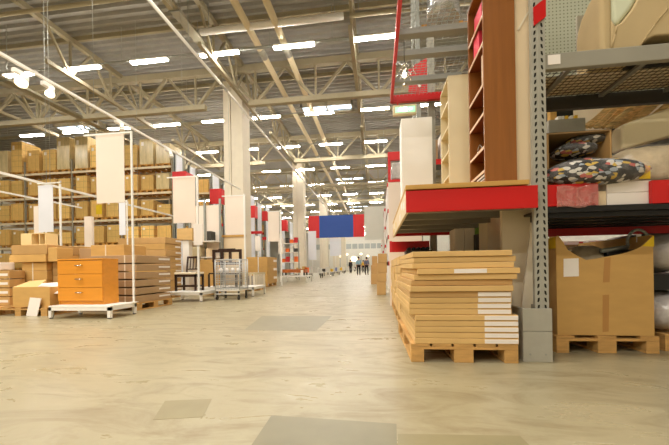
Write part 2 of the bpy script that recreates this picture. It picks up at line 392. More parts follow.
for Y in (8.7, 9.9): crosspipe(-20, -6.6, Y, 9.6 + (Y - 8.7) * .1, .07, 'cream pipe crossing the roof at upper left, ' + ('nearer' if Y < 9 else 'farther') + ' of two', 'truss')
def tray(X, z, y0, y1, label):
    o = thing('cable_tray', (X, (y0 + y1) / 2, z), label, 'cable tray')
    m = M().box(X - .17, X + .17, y0, y1, z - .01, z).box(X - .17, X - .155, y0, y1, z, z + .09).box(X + .155, X + .17, y0, y1, z, z + .09)
    m.out('tray_channel', 'traygrey', o); y = y0 + .5
    while y < 50:
        h = M().box(X - .2, X + .2, y - .02, y + .02, z - .05, z - .01)
        for s in (-.16, .16): h.tube((X + s, y, z - .03), (X + s, y, ZC), .012, 6)
        h.out('hanger', 'galv', o); y += 4.5
    for k in range(4): M().tube((X - .1 + k * .06, y0, z + .03), (X - .1 + k * .06, y1, z + .03), .022, 6).out('cable', 'white', o)
tray(-6.43, 9.22, 5, 15.5, 'grey cable tray hanging under the roof beside the big column')
tray(-14.2, 8.2, 6, 21, 'grey cable tray high over the pallet rack')
# fluorescent lights
proto = None; ROWS = [11.75, 17.05, 21.45, 26.6, 31.7, 36.5, 41.6, 46.7, 51.3, 56.5, 61.7, 66.4, 72, 77.5, 82.5]; XS = [-.02 - 2.87 * k for k in range(-1, 8)]
for r, Y in enumerate(ROWS):
    rail = thing('light_rail', (-10, Y, 8.95), 'long thin rail carrying the ceiling lights of the %s row' % ORD[r], 'light rail', 'ceiling light rails')
    M().box(-24, 5, Y - .02, Y + .02, 8.93, 8.97).out('rail_bar', 'galv', rail)
    for x in range(-22, 6, 6): M().tube((x + .2, Y, 8.95), (x + .2, Y, ZC), .01, 6).out('hanger', 'galv', rail)
    for c, X in enumerate(XS):
        if r > 6 and c > 6: continue
        lab = 'lit fluorescent ceiling light, %s row from the front, %s from the red rack' % (ORD[r], ORD[c])
        if proto is None:
            proto = thing('fluorescent_light', (X, Y, 8.93), lab, 'ceiling light', 'fluorescent ceiling lights')
            M().box(X - .77, X + .77, Y - .08, Y + .08, 8.87, 8.932).out('housing', 'white', proto, bevel=.01)
            M().box(X - .75, X + .75, Y - .085, Y + .085, 8.815, 8.87).out('tube', 'tube', proto, bevel=.02)
        else: tag(copy_tree(proto, (X, Y, 8.93)), lab)
# unseen lamp rows behind and above the camera, made stronger to brighten front faces
for Y in (6.6, 1.45, -3.7, -8.85):
    for X in XS[1:7]:
        l = bpy.data.lights.new('unseen_ceiling_lamp', 'AREA'); l.shape = 'RECTANGLE'; l.size = 1.5; l.size_y = .17; l.energy = 125; l.color = (1, .945, .85)
        lo = bpy.data.objects.new('unseen_ceiling_lamp', l); COL.objects.link(lo); lo.location = (X, Y, 8.81)
# ------------------------------------------------------------------ pallets
def pallet_full(name, loc, label, rotz=0, group=None, nb=5):
    """0.8 across (x) by 1.2 deep (y); origin at the middle of its base"""
    o = thing(name, loc, label, 'pallet', group); X, Y, Z = loc
    for i in range(3):
        x = X - .4 + (0, .3275, .655)[i]; w = .145 if i == 1 else .1
        x = X + (-.4, -.0725, .3)[i]
        M().box(x, x + w, Y - .6, Y + .6, Z, Z + .022).out('bottom_board', 'pallet', o, bevel=.003)
        for yb in (-.6, -.0725, .455): M().box(x, x + w, Y + yb, Y + yb + .145, Z + .022, Z + .1).out('block', 'pallet', o, bevel=.003)
    for yb in (-.6, -.0725, .455): M().box(X - .4, X + .4, Y + yb, Y + yb + .145, Z + .1, Z + .122).out('stringer_board', 'pallet', o, bevel=.003)
    for i in range(nb):
        x = X - .4 + i * .655 / (nb - 1); M().box(x, x + .145, Y - .6, Y + .6, Z + .122, Z + .144).out('deck_board', 'pallet', o, bevel=.003)
    o.rotation_euler[2] = rotz; return o
def pallet_mesh(lx, ly, h=.144):
    """a pallet as one mesh around the origin for the ones far off"""
    m = M(); nx = max(3, round(lx / .4) + 1)
    for i in range(3):
        x = -lx / 2 + (lx - .12) / 2 * i
        m.box(x, x + .12, -ly / 2, ly / 2, 0, .02)
        for j in range(3): y = -ly / 2 + (ly - .12) / 2 * j; m.box(x, x + .12, y, y + .12, .02, h - .044)
    for j in range(3): y = -ly / 2 + (ly - .12) / 2 * j; m.box(-lx / 2, lx / 2, y, y + .12, h - .044, h - .022)
    for i in range(5): x = -lx / 2 + (lx - .12) / 4 * i; m.box(x, x + .12, -ly / 2, ly / 2, h - .022, h)
    return m
# ------------------------------------------------------------------ front stack of flat cartons
YP = 2.655
pallet_full('wooden_pallet', (.64, YP + .6, 0), 'wooden pallet under the tall stack of flat cartons beneath the red shelf, nearest the camera', math.radians(1.2))
STK = [(75, 418, 28, None), (75, 428, 50, None), (75, 425, 72, None), (88, 442, 90, (213, 326)), (80, 435, 112, None), (65, 415, 130, None), (64, 420, 152, None),
       (62, 414, 175, (297, 411)), (60, 413, 193, (297, 410)), (60, 412, 212, (296, 410)), (60, 413, 232, (296, 410)),
       (80, 435, 255, (318, 434)), (78, 435, 277, (318, 434)), (78, 436, 297, (318, 434)), (78, 436, 320, (318, 434)), (78, 436, 340, (318, 434))]
H0 = .144; dz = .0452
DESC = ['plain flat carton on top of the front stack under the red shelf', 'plain flat carton second from the top of the front stack', 'plain flat carton third from the top of the front stack',
        'flat carton with one central white label, jutting out near the top of the front stack', 'plain flat carton just under the jutting carton with the central label',
        'darker plain flat carton, sixth from the top of the front stack', 'plain flat carton lying right above the first right-hand white label of the front stack']
for k, (a, b, t, lab) in enumerate(STK):
    z0 = H0 + (15 - k) * dz + .0005; z1 = z0 + dz - .0025
    yf = YP + (.0, .012, .006, -.012, .004, .016, -.008, .01, .008, .01, .01, .0, .002, 0, .002, .0)[k]
    xa = at(390 + a / 3.424, 300, yf).x; xb = at(390 + b / 3.424, 300, yf).x
    label = DESC[k] if k < 7 else 'flat carton with white label at its right end, %s labelled one from the pallet up' % ORD[15 - k]
    o = M().box(xa, xb, yf, yf + 1.19, z0, z1).out('flat_carton', 'card_brown' if k in (5, 7) else 'card_pale', org=((xa + xb) / 2, yf + .6, z0), bevel=.004)
    tag(o, label, 'carton', 'flat cartons stacked under the red shelf')
    if lab:
        la, lb = at(390 + lab[0] / 3.424, 300, yf).x, at(390 + lab[1] / 3.424, 300, yf).x
        M().box(la, lb, yf - .0012, yf + .001, z0 + .006, z1 - .005).out('paper_label', 'paper', o)
    tc = (xa + xb) / 2 - .02
    o.rotation_euler[2] = math.radians(1.0 + (.0, .5, -.3, .6, -.4, .7, .2, 0, .1, -.1, 0, .1, 0, 0, .1, 0)[k])
# two more pallets of long cartons behind the first one
for j, (yc, nm, lay) in enumerate(((4.52, 'second', 7), (5.80, 'third', 6))):
    pallet_full('wooden_pallet', (.665, yc, 0), 'wooden pallet under the %s stack of cartons back from the aisle end' % nm)
    h = .73 / lay
    for k in range(lay):
        z = .144 + k * h; dx = random.uniform(-.015, .01)
        o = M().box(.268 + dx, 1.05 + dx, yc - .59, yc + .60, z + .001, z + h - .003).out('flat_carton', 'card_pale', org=(.66, yc, z), bevel=.005)
        tag(o, 'thick flat carton in the %s stack back under the red shelf, %s layer up' % (nm, ORD[k]), 'carton', 'cartons in the rear stacks under the red shelf')
        M().box(.267 + dx, .272 + dx, yc - .03, yc + .03, z + .002, z + h - .004).out('tape', 'tape', o)
# ------------------------------------------------------------------ upright and its guard
def upright(X, Y, h, label, name='rack_upright', holes=True):
    o = thing(name, (X, Y, 0), label, 'rack upright')
    m = M(); w = .05
    m.box(X - w, X + w, Y, Y + .012, 0, h); m.box(X - w, X - w + .01, Y + .012, Y + .035, 0, h); m.box(X + w - .01, X + w, Y + .012, Y + .035, 0, h)
    m.box(X - .004, X + .004, Y - .003, Y, 0, h)
    if holes:
        z = .42
        while z < min(h, 3.2):
            for s in (-1, 1):
                cx = X + s * .026
                m.quad([(cx - s * .010, Y - .0012, z + .019), (cx + s * .004, Y - .0012, z + .016), (cx + s * .009, Y - .0012, z - .012), (cx + s * .002, Y - .0012, z - .019), (cx - s * .008, Y - .0012, z - .004)][::-1 if s < 0 else 1], 1)
            z += .0545
    m.out('post', ['upr', 'slot'], o)
    M().box(X - .07, X + .07, Y - .01, Y + .11, 0, .008).out('foot_plate', 'upr', o)
    return o
YU = 2.74
xu = (at(534, 200, YU).x + at(547, 200, YU).x) / 2
uo = upright(xu, YU, 4.6, 'tall grey perforated rack upright rising from the grey floor guard')
zt = at(533, 0, YU).z
a, b, c, d = at(532.8, 8.5, YU), at(545.2, -1.5, YU), at(545.2, 17.5, YU), at(533.5, 26.5, YU)
m = M(); m.prism([(q.x, q.z) for q in (d, c, b, a)], YU - .012, YU - .002); m.out('red_plate', 'red', uo)
gx0, gx1 = at(523, 330, 2.71).x, at(552.6, 330, 2.71).x
o = thing('upright_guard', ((gx0 + gx1) / 2, 2.71, 0), 'grey boxy floor guard around the foot of the perforated rack upright', 'rack guard')
zg = at(537, 308.5, 2.71).z; zj = zg * .57
m = M(); m.box(gx0, gx1, 2.71, 2.73, 0, zj).box(gx0, gx1, 2.71, 2.73, zj + .003, zg).box(gx0, gx0 + .02, 2.73, 3.02, 0, zg).box(gx1 - .02, gx1, 2.73, 3.02, 0, zg)
m.out('guard_shell', 'guard', o, bevel=.004)
m = M()
for x in (gx0 + .05, gx1 - .05): m.tube((x, 2.708, .06), (x, 2.712, .06), .008, 8)
m.out('anchor_bolt', 'galv', o)
# ------------------------------------------------------------------ red shelf over the stack
YB0 = 2.665; YE = 4.93
xL = at(406, 200, YB0).x; xR = xu - .05
zT = (at(406, 191.7, YB0).z + at(535, 184, YB0).z) / 2; zB = (at(406, 213.9, YB0).z + at(535, 206, YB0).z) / 2
sh = thing('red_rack_shelf', (xL, YB0, zB), 'deep rack shelf with broad red front board over the front carton stack', 'rack shelf')
M().box(xL, xR, YB0, YB0 + .03, zB, zT).out('front_board', 'red', sh, bevel=.004)
M().box(xL, xR, YE, YE + .05, zB + .02, zT - .03).out('rear_beam', 'red', sh)
zw = zT + .042
M().box(xL - .002, at(529, 180, YB0).x, YB0 - .012, YB0 + 2.2, zT + .006, zw).out('deck_board', 'edge_wood', sh, bevel=.003)
m = M(); m.box(xL, xL + .02, YB0 + .03, YE, zB, zT + .004); m.out('side_rail', 'creamcarton', sh)
m = M()
for y, mi, zz in ((2.82, 0, .06), (3.05, 0, .1), (3.3, 0, .03), (4.05, 1, .05), (4.2, 0, .06), (4.5, 1, .02)):
    m.box(xL - .002, xL, y, y + .13, zB + zz, zB + zz + .06, mi)
m.out('price_tag', ['paper', 'yellow'], sh)
for k in range(5):
    y = YB0 + .22 + k * .42; M().box(xL + .02, xR, y, y + .07, zB + .03, zT - .02).out('cross_bar', 'greybar', sh)
M().box(xL + .03, xR, YB0 + .03, YE, zT - .018, zT + .002).out('deck_panel', 'traygrey', sh)
# ------------------------------------------------------------------ bookcases standing on the shelf
def bookcase(name, x0, x1, y0, y1, z0, z1, zs, mats, label):
    """side panel faces the camera, open front faces the aisle (-x)"""
    o = thing(name, ((x0 + x1) / 2, (y0 + y1) / 2, z0), label, 'bookcase'); t = .022
    for ya, nm in ((y0, 'side_panel'), (y1 - t, 'side_panel')): M().box(x0, x1, ya, ya + t, z0, z1).out(nm, mats[0], o, bevel=.002)
    M().box(x1 - .008, x1, y0 + t, y1 - t, z0, z1).out('back_panel', mats[2], o)
    for z in zs:
        s = M().box(x0 + .006, x1 - .008, y0 + t, y1 - t, z - t / 2, z + t / 2).out('shelf_board', mats[1], o)
        M().box(x0 + .001, x0 + .006, y0 + t, y1 - t, z - t / 2, z + t / 2).out('edge_band', mats[3], s)
    M().box(x0, x1, y0 + t, y1 - t, z1 - t, z1).out('top_panel', mats[0], o)
    M().box(x0, x1, y0 + t, y1 - t, z0, z0 + .06).out('plinth', mats[0], o)
    return o
bY0 = 2.80; bx0 = at(484, 100, bY0).x; bx1 = at(516, 100, bY0).x; bY1 = on_x(468.5, 100, bx0).y
zsB = [at(483.8, y, bY0).z for y in (13.6, 41, 82.7, 112, 146, 170)]
bookcase('bookcase', bx0, bx1, bY0, bY1, zw, 3.12, zsB, ['brown', 'brown_d', 'orangev', 'pinkedge'], 'tall reddish brown wooden bookcase standing on the red shelf')
def on_shelf(name, y0, y1, x0, x1, z, h, mat, label, cat, tilt=0):
    o = M().box(x0, x1, y0, y1, z + .013, z + .013 + h).out(name, mat, org=((x0 + x1) / 2, (y0 + y1) / 2, z + .013), bevel=.004); return tag(o, label, cat)
on_shelf('box_file', bY0 + .18, bY0 + .33, bx0 + .02, bx0 + .2, zsB[1], .2, 'pinkbook', 'pink box file on the second visible shelf of the brown bookcase', 'box file')
on_shelf('box_file', bY0 + .06, bY0 + .12, bx0 + .02, bx0 + .2, zsB[2], .27, 'pinkedge', 'pale pink box file on the third visible shelf of the brown bookcase', 'box file')
on_shelf('box_file', bY0 + .1, bY0 + .3, bx0 + .02, bx0 + .2, zsB[0], .16, 'pinkbook', 'pink box file on the topmost visible shelf of the brown bookcase', 'box file')
for i in range(4): 
    o = M().box(bx0 + .01, bx0 + .18, bY0 + .05, bY0 + .26, zw + .062 + i * .016, zw + .075 + i * .016).out('booklet', 'paper' if i % 2 == 0 else 'dark', org=(bx0 + .1, bY0 + .15, zw + .062 + i * .016))
    tag(o, '%s booklet at the foot of the brown bookcase, %s from below' % ('white' if i % 2 == 0 else 'dark', ORD[i]), 'booklet', 'booklets in the brown bookcase')
o = thing('wire_basket', (bx0 + .1, bY0 + .3, zsB[4] + .012), 'small wire hoop basket on the fifth shelf of the brown bookcase', 'basket')
m = M(); pts = [(bx0 + .05 + .0 * i, bY0 + .3 + .07 * math.cos(PI * i / 10), zsB[4] + .012 + .10 * math.sin(PI * i / 10)) for i in range(11)]
m.path(pts, .004, 6); m.path([(p[0] + .1, p[1], p[2]) for p in pts], .004, 6); m.out('hoop', 'chrome', o)
M().box(bx0 + .03, bx0 + .17, bY0 + .22, bY0 + .38, zsB[4] + .012, zsB[4] + .03).out('tray', 'pinkedge', o)
# cream bookcase farther in
cY0 = 3.62; cx0 = at(448.5, 120, cY0).x; cx1 = at(469, 120, cY0).x; cY1 = on_x(440.5, 120, cx0).y; zc = at(455, 75, cY0).z
bookcase('bookcase', cx0, cx1, cY0, cY1, zw, zc, [zw + .06 + (zc - zw - .06) * i / 5 for i in range(1, 5)], ['creamcab', 'creamcab', 'creamcab_in', 'creamcab'], 'cream bookcase standing on the red shelf behind the brown one')
o = M().box(cx0 + .03, cx0 + .2, cY0 + .1, cY0 + .3, zw + .061, zw + .25).out('basket_box', 'birch_in', org=(cx0 + .1, cY0 + .2, zw + .061)); tag(o, 'light brown box on the lowest shelf of the cream bookcase', 'box')
# tall white cabinet
wy = 4.42; a, b = at(401.5, 150, wy), at(432.5, 150, wy); zz = (at(401, 119.5, wy).z + at(432, 116.5, wy).z) / 2
o = thing('white_cabinet', ((a.x + b.x) / 2, wy, zw), 'tall plain white cabinet at the aisle end of the red shelf', 'cabinet')
M().box(a.x, b.x, wy, wy + .32, zw, zz).out('body', 'white', o, bevel=.004)
M().box(a.x + .003, b.x - .003, wy - .018, wy - .002, zw + .004, zz - .004).out('door', 'white', o, bevel=.002)
# tall cream cartons next to the brown bookcase
x0, x1 = bx1 + .004, xu - .03
o = M().box(x0, xu + .02, 2.83, 3.35, zT + .005, 3.5).out('tall_carton', 'creamcarton', org=((x0 + x1) / 2, 3.2, zT), bevel=.004); tag(o, 'tall cream flat pack standing between brown bookcase and grey upright', 'carton')
m = M(); p0 = at(518, 30, 2.826); p1 = at(530, 9, 2.826); m.bar(p0, p1, .004, .012); m.out('tape', 'tape_pale', o)
# things behind the stack, on the floor under the shelf
def tall(name, xa, xb, yt, Y, dep, mat, label, cat='carton', zb=0):
    a, b = at(xa, yt, Y), at(xb, yt, Y)
    o = M().box(a.x, b.x, Y, Y + dep, zb, (a.z + b.z) / 2).out(name, mat, org=((a.x + b.x) / 2, Y + dep / 2, zb), bevel=.004); return tag(o, label, cat)
tall('leaning_panel', 501.5, 533, 205, 3.16, .05, 'taupe', 'wide taupe board standing behind the front stack beside the grey upright', 'board', 0)
m = M(); a = at(533.5, 206, 3.1); b = at(534, 305, 3.1); c = at(513, 305, 3.1)
m.prism([(b.x, .02), (b.x, a.z), (c.x + .02, .02)], 3.08, 3.105); o = m.out('leaning_panel', 'taupe_l', org=(b.x, 3.1, 0)); tag(o, 'paler slanting board leaning on the wide taupe board by the upright', 'board')
tall('tall_carton', 487, 500.2, 210, 3.75, .3, 'taupe', 'tall taupe carton with pale top, left of the wide taupe board')
tall('tall_carton', 464.5, 474.5, 224, 4.3, .3, 'taupe_l', 'tall taupe carton standing beside the green carton, taller of a pair')
tall('tall_carton', 454.5, 464, 228.5, 4.3, .3, 'taupe_l', 'tall taupe carton beside its taller twin, behind the front stack')
tall('green_carton', 475, 482.5, 221, 4.5, .25, 'green', 'green topped carton between taupe cartons under the red shelf')
tall('dark_crate', 476, 486.5, 234, 4.2, .3, 'dark', 'dark crate below the green carton, under the red shelf')
# next rack bay: its red beam, black gear, upright
y5 = 5.0
a, b = at(390, 246, y5), at(429.5, 245, y5)
o = thing('red_rack_beam', (a.x, y5, a.z), 'short red rack beam just behind and below the red shelf', 'rack beam')
M().box(a.x, b.x, y5, y5 + .06, at(400, 252, y5).z, at(400, 241.5, y5).z).out('beam', 'red', o, bevel=.004)
m = M(); m.box(a.x - .006, a.x + .03, y5 - .006, y5, at(400, 252, y5).z, at(400, 241, y5).z); m.out('end_hook', 'redsign', o)
upright(b.x + .06, y5, 4.2, 'slim grey rack upright behind the red shelf, at the short beam', holes=False)
for i, px in enumerate((408, 412.5, 417, 421.5, 426)):
    c = at(px, 250, 4.95); o = M().tube((c.x, 4.75, 1.0), (c.x, 4.98, 1.0), .022, 10).out('black_castor', 'black', org=(c.x, 4.86, .97)); tag(o, 'black rubber roller resting behind the stack top, %s from the aisle' % ORD[i], 'roller', 'black rollers behind the carton stack')
o = M().box(at(405, 250, 4.9).x, at(430, 250, 4.9).x, 4.7, 5.0, .9, .975).out('roller_carrier', 'dark', org=(.65, 4.85, .9)); tag(o, 'dark carrier board holding the black rollers', 'board')
# upper deck of the same rack
zU = 3.14; ux = .245; uxr = 1.1
up = thing('upper_rack_deck', (ux, 2.6, zU), 'high rack deck with red edge, grey cross bars and wire mesh above the bookcases', 'rack deck')
M().box(ux - .02, ux + .015, 2.35, 4.9, zU, zU + .1).out('side_beam', 'red', up)
M().box(ux, uxr, 4.86, 4.92, zU, zU + .1).out('rear_beam', 'red', up)
for yy in (27, 48.5, 75, 96):
    d = ray(436, yy + 4); Yc = d.y * (zU + .01 - CAM_H) / d.z
    M().box(ux + .015, uxr, Yc, Yc + .09, zU + .01, zU + .07).out('cross_bar', 'greybar', up)
m = M()
k = 0
while k * .055 < uxr - ux: m.box(ux + k * .055, ux + k * .055 + .004, 2.4, 4.86, zU + .074, zU + .078); k += 1
k = 0
while 2.4 + k * .055 < 4.86: m.box(ux, uxr, 2.4 + k * .055, 2.404 + k * .055, zU + .078, zU + .082); k += 1
m.out('wire_mesh', 'galv', up)
# things seen over and through that deck
o = M().tube(at(443, -8, 5.6), at(443, 21, 5.6), .26, 20).out('duct_roll', 'silver', org=at(443, 21, 5.6)); tag(o, 'shiny silver foil duct roll standing above the high rack deck', 'duct')
c = at(445, 40, 6.9); o = pallet_mesh(1.0, .6).out('wooden_pallet', 'pallet_far'); o.location = (c.x, c.y, c.z); tag(o, 'small wooden pallet high on the rack below the foil duct roll', 'pallet')
o = thing('high_rack_bay', (1.6, 6.9, 0), 'rack bay behind the red shelf with a wooden pallet high up', 'rack bay')
hx0, hx1 = .80, 3.0
for z in (c.z - .13,): M().box(hx0, hx1, 6.56, 6.62, z, z + .1).out('beam', 'greybar', o); M().box(hx0, hx1, 7.2, 7.28, z, z + .1).out('beam', 'greybar', o); M().box(hx0, hx1, 6.62, 7.2, z + .1, z + .125).out('deck_panel', 'galv', o)
for x in (hx0, hx1):
    for y in (6.54, 7.2): M().box(x, x + .08, y, y + .08, 0, 7.0).out('post', 'galv', o)
for z in (1.5, 2.7): M().box(hx0, hx1, 6.52, 6.56, z, z + .1).out('beam', 'red', o); M().box(hx0 + .08, hx1, 6.56, 7.2, z + .08, z + .1).out('deck_panel', 'dark', o)
for i, (xa, z, w, h, mt) in enumerate(((.9, 1.6, .3, .45, 'card'), (1.25, 1.6, .3, .6, 'wrap'), (.9, 2.8, .3, .4, 'card_grey'), (1.25, 2.8, .3, .5, 'paper'), (1.6, 1.6, .5, .8, 'card'), (1.6, 2.8, .5, .7, 'card'))):
    o = M().box(xa, xa + w, 6.6, 7.1, z + .001, z + h).out('carton', mt, org=(xa + w / 2, 6.85, z), bevel=.01)
    tag(o, '%s on %s level of the bay behind the white cabinet, %s from aisle' % ({'card': 'brown carton', 'wrap': 'wrapped carton', 'card_grey': 'greyish carton', 'paper': 'white carton'}[mt], 'lower' if z < 2 else 'upper', ORD[0 if xa < 1 else 1 if xa < 1.5 else 2]), 'carton', 'cartons in the bay behind the white cabinet')
# red hanging sign, lamp, exit sign
yy = 5.3; m = M(); pl = [at(408.5, 92, yy), at(429.5, 93, yy), at(429.5, 55.5, yy), at(408.5, 69, yy)]
m.prism([(q.x, q.z) for q in pl], yy, yy + .02); o = m.out('red_sign', 'redsign', org=(pl[0].x, yy, pl[0].z)); tag(o, 'slanted red sign panel under the high rack deck', 'sign')
M().bar(at(415, 77, yy - .012), at(420, 87, yy - .012), .004, .035).out('white_stripe', 'white', o)
yl = 3.55; c = at(404.5, 75, yl)
o = thing('wire_chandelier', (c.x, yl, c.z), 'ornate silver wire lamp with one lit bulb, hanging from the high red rack edge', 'lamp')
M().ell((c.x, yl, c.z), .022, .022, .028, 0, 14, 8).out('bulb', 'bulb', o)
m = M()
for k in range(14):
    a = k * 2.399; e = (k % 5 - 2) * .035; r = .05 + .025 * (k % 3)
    p0 = Vector((c.x, yl, c.z + .02 + e)); p1 = p0 + Vector((math.cos(a) * r, math.sin(a) * r, .04 + .02 * (k % 2))); p2 = p1 + Vector((math.cos(a + 1) * .03, math.sin(a + 1) * .03, -.03))
    m.path([p0, p1, p2], .004, 6); m.ell(p2, .009, .009, .009, 0, 8, 5)
for e in (-.09, .09): m.ell((c.x, yl, c.z + e * 1.2), .03, .03, .02, 0, 12, 6)
m.out('wire_frame', 'chrome', o)
M().tube((c.x, yl, c.z + .1), (c.x, yl, zU), .004, 6).out('cord', 'dark', o)
ye = 4.8; a, b = at(393, 115, ye), at(416.5, 103.5, ye)
o = thing('exit_sign', ((a.x + b.x) / 2, ye, b.z), 'green illuminated emergency exit sign hanging under the red rack edge', 'exit sign')
M().box(a.x, b.x, ye, ye + .06, a.z, b.z).out('housing', 'creamcab', o, bevel=.004)
w = b.x - a.x; h = b.z - a.z
M().box(a.x + w * .1, b.x - w * .06, ye - .004, ye, a.z + h * .2, b.z - h * .22).out('green_face', 'exitgreen', o)
m = M(); cx, cz = a.x + w * .52, a.z + h * .49
m.box(cx - w * .07, cx + w * .08, ye - .007, ye - .004, cz - h * .24, cz + h * .24)                       # door
m.prism([(cx + w * .13, cz), (cx + w * .2, cz + h * .16), (cx + w * .2, cz + h * .06), (cx + w * .3, cz + h * .06), (cx + w * .3, cz - h * .06), (cx + w * .2, cz - h * .06), (cx + w * .2, cz - h * .16)], ye - .007, ye - .004)
m.ell((cx - w * .2, ye - .006, cz + h * .18), .011, .002, .011, 0, 10, 6)                                  # running figure
for p0, p1 in (((-.2, .1), (-.17, -.04)), ((-.17, -.04), (-.11, -.12)), ((-.11, -.12), (-.12, -.24)), ((-.17, -.04), (-.24, -.13)), ((-.24, -.13), (-.3, -.12)), ((-.2, .08), (-.12, .03)), ((-.2, .08), (-.28, .02))):
    m.bar((cx + w * p0[0], ye - .0055, cz + h * p0[1]), (cx + w * p1[0], ye - .0055, cz + h * p1[1]), .003, .009)
m.out('pictogram', 'exitwhite', o)
M().box(a.x + .06, a.x + .08, ye + .02, ye + .04, b.z, zU).out('bracket', 'redsign', o)
# plain white rack end with red cap beyond
yw = 6.4; a, b = at(388.5, 200, yw), at(402, 200, yw)
o = thing('rack_end', (a.x, yw, 0), 'white rack end panel with red cap beside the aisle, behind the white cabinet', 'rack end panel')
M().box(a.x, b.x + .36, yw, yw + .04, 0, at(395, 182, yw).z).out('panel', 'ban_pink', o)
M().box(a.x, b.x + .36, yw - .01, yw + .06, at(395, 182, yw).z, at(395, 179.5, yw).z).out('lower_red_strip', 'redsign', o)
M().box(a.x, b.x + .36, yw - .02, yw + .06, at(395, 160, yw).z, at(395, 152, yw).z).out('red_cap', 'redsign', o)
for x in (a.x, b.x + .3): M().box(x, x + .05, yw, yw + .05, at(395, 182, yw).z, at(395, 160, yw).z).out('post', 'redsign', o)
z0 = at(395, 179.3, yw).z; z1 = at(395, 161, yw).z
o = M().box(a.x + .07, b.x + .36, yw + .0, yw + .5, z0 + .002, z1 - .02).out('wrapped_goods', 'wrapgrey', org=(a.x + .2, yw + .25, z0), bevel=.03); tag(o, 'plastic wrapped grey goods in the opening below the red cap', 'package')
M().box(a.x + .05, b.x + .4, yw + .02, yw + .6, z0 - .03, z0).out('x', 'dark', None, org=(a.x, yw, z0))
bpy.data.objects['x'].name = 'goods_shelf'; tag(bpy.data.objects['goods_shelf'], 'dark shelf carrying the plastic wrapped grey goods', 'shelf')
# carton stacks on the right edge of the aisle, farther on
def cstack(pix, Y, dep, z0, mat, what, names, group, side=None):
    """pix: list of (x0, x1, ybottom, ytop) front faces"""
    for k, (xa, xb, yb, yt) in enumerate(pix):
        a, b = at(xa, yb, Y), at(xb, yb, Y); za = at((xa + xb) / 2, yb, Y).z; zb = at((xa + xb) / 2, yt, Y).z
        if k == 0: za = z0
        o = M().box(a.x, b.x, Y, Y + dep, za + .002, zb - .002).out(what, mat, org=((a.x + b.x) / 2, Y + dep / 2, za), bevel=.01); tag(o, names % ORD[k], 'carton', group)
cstack([(377, 386, 295.5, 282), (377, 386.5, 282, 273), (377.5, 387, 273, 263), (378, 387, 263, 253.5)], 8.9, .6, 0, 'card_brown', 'carton', 'brown carton in the aisle-side stack beyond the front stack, %s from below', 'cartons stacked along the right of the aisle')
cstack([(371, 377, 283, 274), (371, 377.5, 274, 265), (372, 377.5, 265, 256)], 14.6, .8, 0, 'card_brown', 'carton', 'brown carton in the farther slim stack right of the people, %s from below', 'cartons stacked farther along the right of the aisle')
o = thing('rubbish_trolley', (.42, 7.2, 0), 'orange and white cleaning trolley beside the aisle-side carton stack', 'trolley')
M().box(.33, .5, 7.15, 7.4, .25, .55).out('bag', 'orange', o, bevel=.04)
m = M()
for x in (.33, .5): m.tube((x, 7.15, .05), (x, 7.15, .8), .012, 8)
m.tube((.33, 7.15, .8), (.5, 7.15, .8), .012, 8); m.out('frame', 'chrome', o)
for x in (.35, .48): M().tube((x - .02, 7.15, .06), (x + .02, 7.15, .06), .06, 14).out('wheel', 'black', o)
# rack ends further down on the right
for i, Y in enumerate((11.5, 16.5, 22.5, 30)):
    o = thing('rack_end', (.55, Y, 0), 'white rack end with red edge strips right of the aisle, %s past the red cap' % ORD[i], 'rack end panel', 'rack ends right of the aisle')
    M().box(.42, 1.5, Y, Y + .06, 0, 3.6).out('panel', 'ban_pink', o)
    for z in (.8, 1.7, 2.6, 3.5): M().box(.38, 1.5, Y - .01, Y + 2.4, z, z + .14).out('shelf_beam', 'redsign', o)
    M().box(.38, .42, Y, Y + 2.4, 0, 3.6).out('side_panel', 'paper', o)
# ------------------------------------------------------------------ right bay: upper shelf
YR = 2.76; XE = 4.05
def lvl(x, y, Y): return at(x, y, Y).z
g0 = (lvl(547, 67.5, YR) + lvl(669, 61, YR)) / 2; g1 = (lvl(547, 52.5, YR) + lvl(669, 44, YR)) / 2
xr0 = xu + .05
o = thing('upper_shelf', (xr0, YR, g0), 'grey upper rack shelf with wire mesh deck carrying the beige sofa', 'rack shelf')
M().box(xr0, XE, YR, YR + .05, g0, g1).out('front_beam', 'greybeam', o, bevel=.006)
M().box(xr0, XE, YR + .68, YR + .73, g0 - .02, g1 - .02).out('rear_beam', 'dark', o)
m = M(); k = 0
while k * .05 < XE - xr0: m.box(xr0 + k * .05, xr0 + k * .05 + .004, YR + .05, YR + .68, g1 - .03, g1 - .026); k += 1
for k in range(13): m.box(xr0, XE, YR + .05 + k * .05, YR + .054 + k * .05, g1 - .026, g1 - .022)
m.out('wire_mesh', 'dark', o); M().box(xr0 + .02, XE, YR + .3, YR + .67, g1 - .021, g1 - .019).out('deck_liner', 'taupe', o)
for k in range(5): x = xr0 + .25 + k * .55; M().box(x, x + .04, YR + .05, YR + .68, g1 - .055, g1 - .032).out('deck_support', 'greybar', o)
M().box(at(548, 60, YR - .004).x, at(560.5, 60, YR - .004).x, YR - .004, YR, lvl(554, 64.5, YR), lvl(554, 55, YR)).out('price_tag', 'paper', o)
upright(XE + .05, YU, 4.6, 'second grey perforated rack upright at the far end of the right bay')
yq = 3.75; a, b = at(540, 20, yq), at(640, 20, yq)
o = M().box(a.x, a.x + 2.6, yq, yq + .02, g1 - .02, 4.6).out('pegboard_panel', 'peg', org=(a.x, yq, g1)); tag(o, 'pale green perforated metal back sheet behind the beige sofa', 'back sheet')
yq = 3.40; tall('leaning_panel', 577, 606, 14, yq, .03, 'traygrey', 'plain greyish board between the perforated sheet and the beige sofa', 'board', g1 - .02)
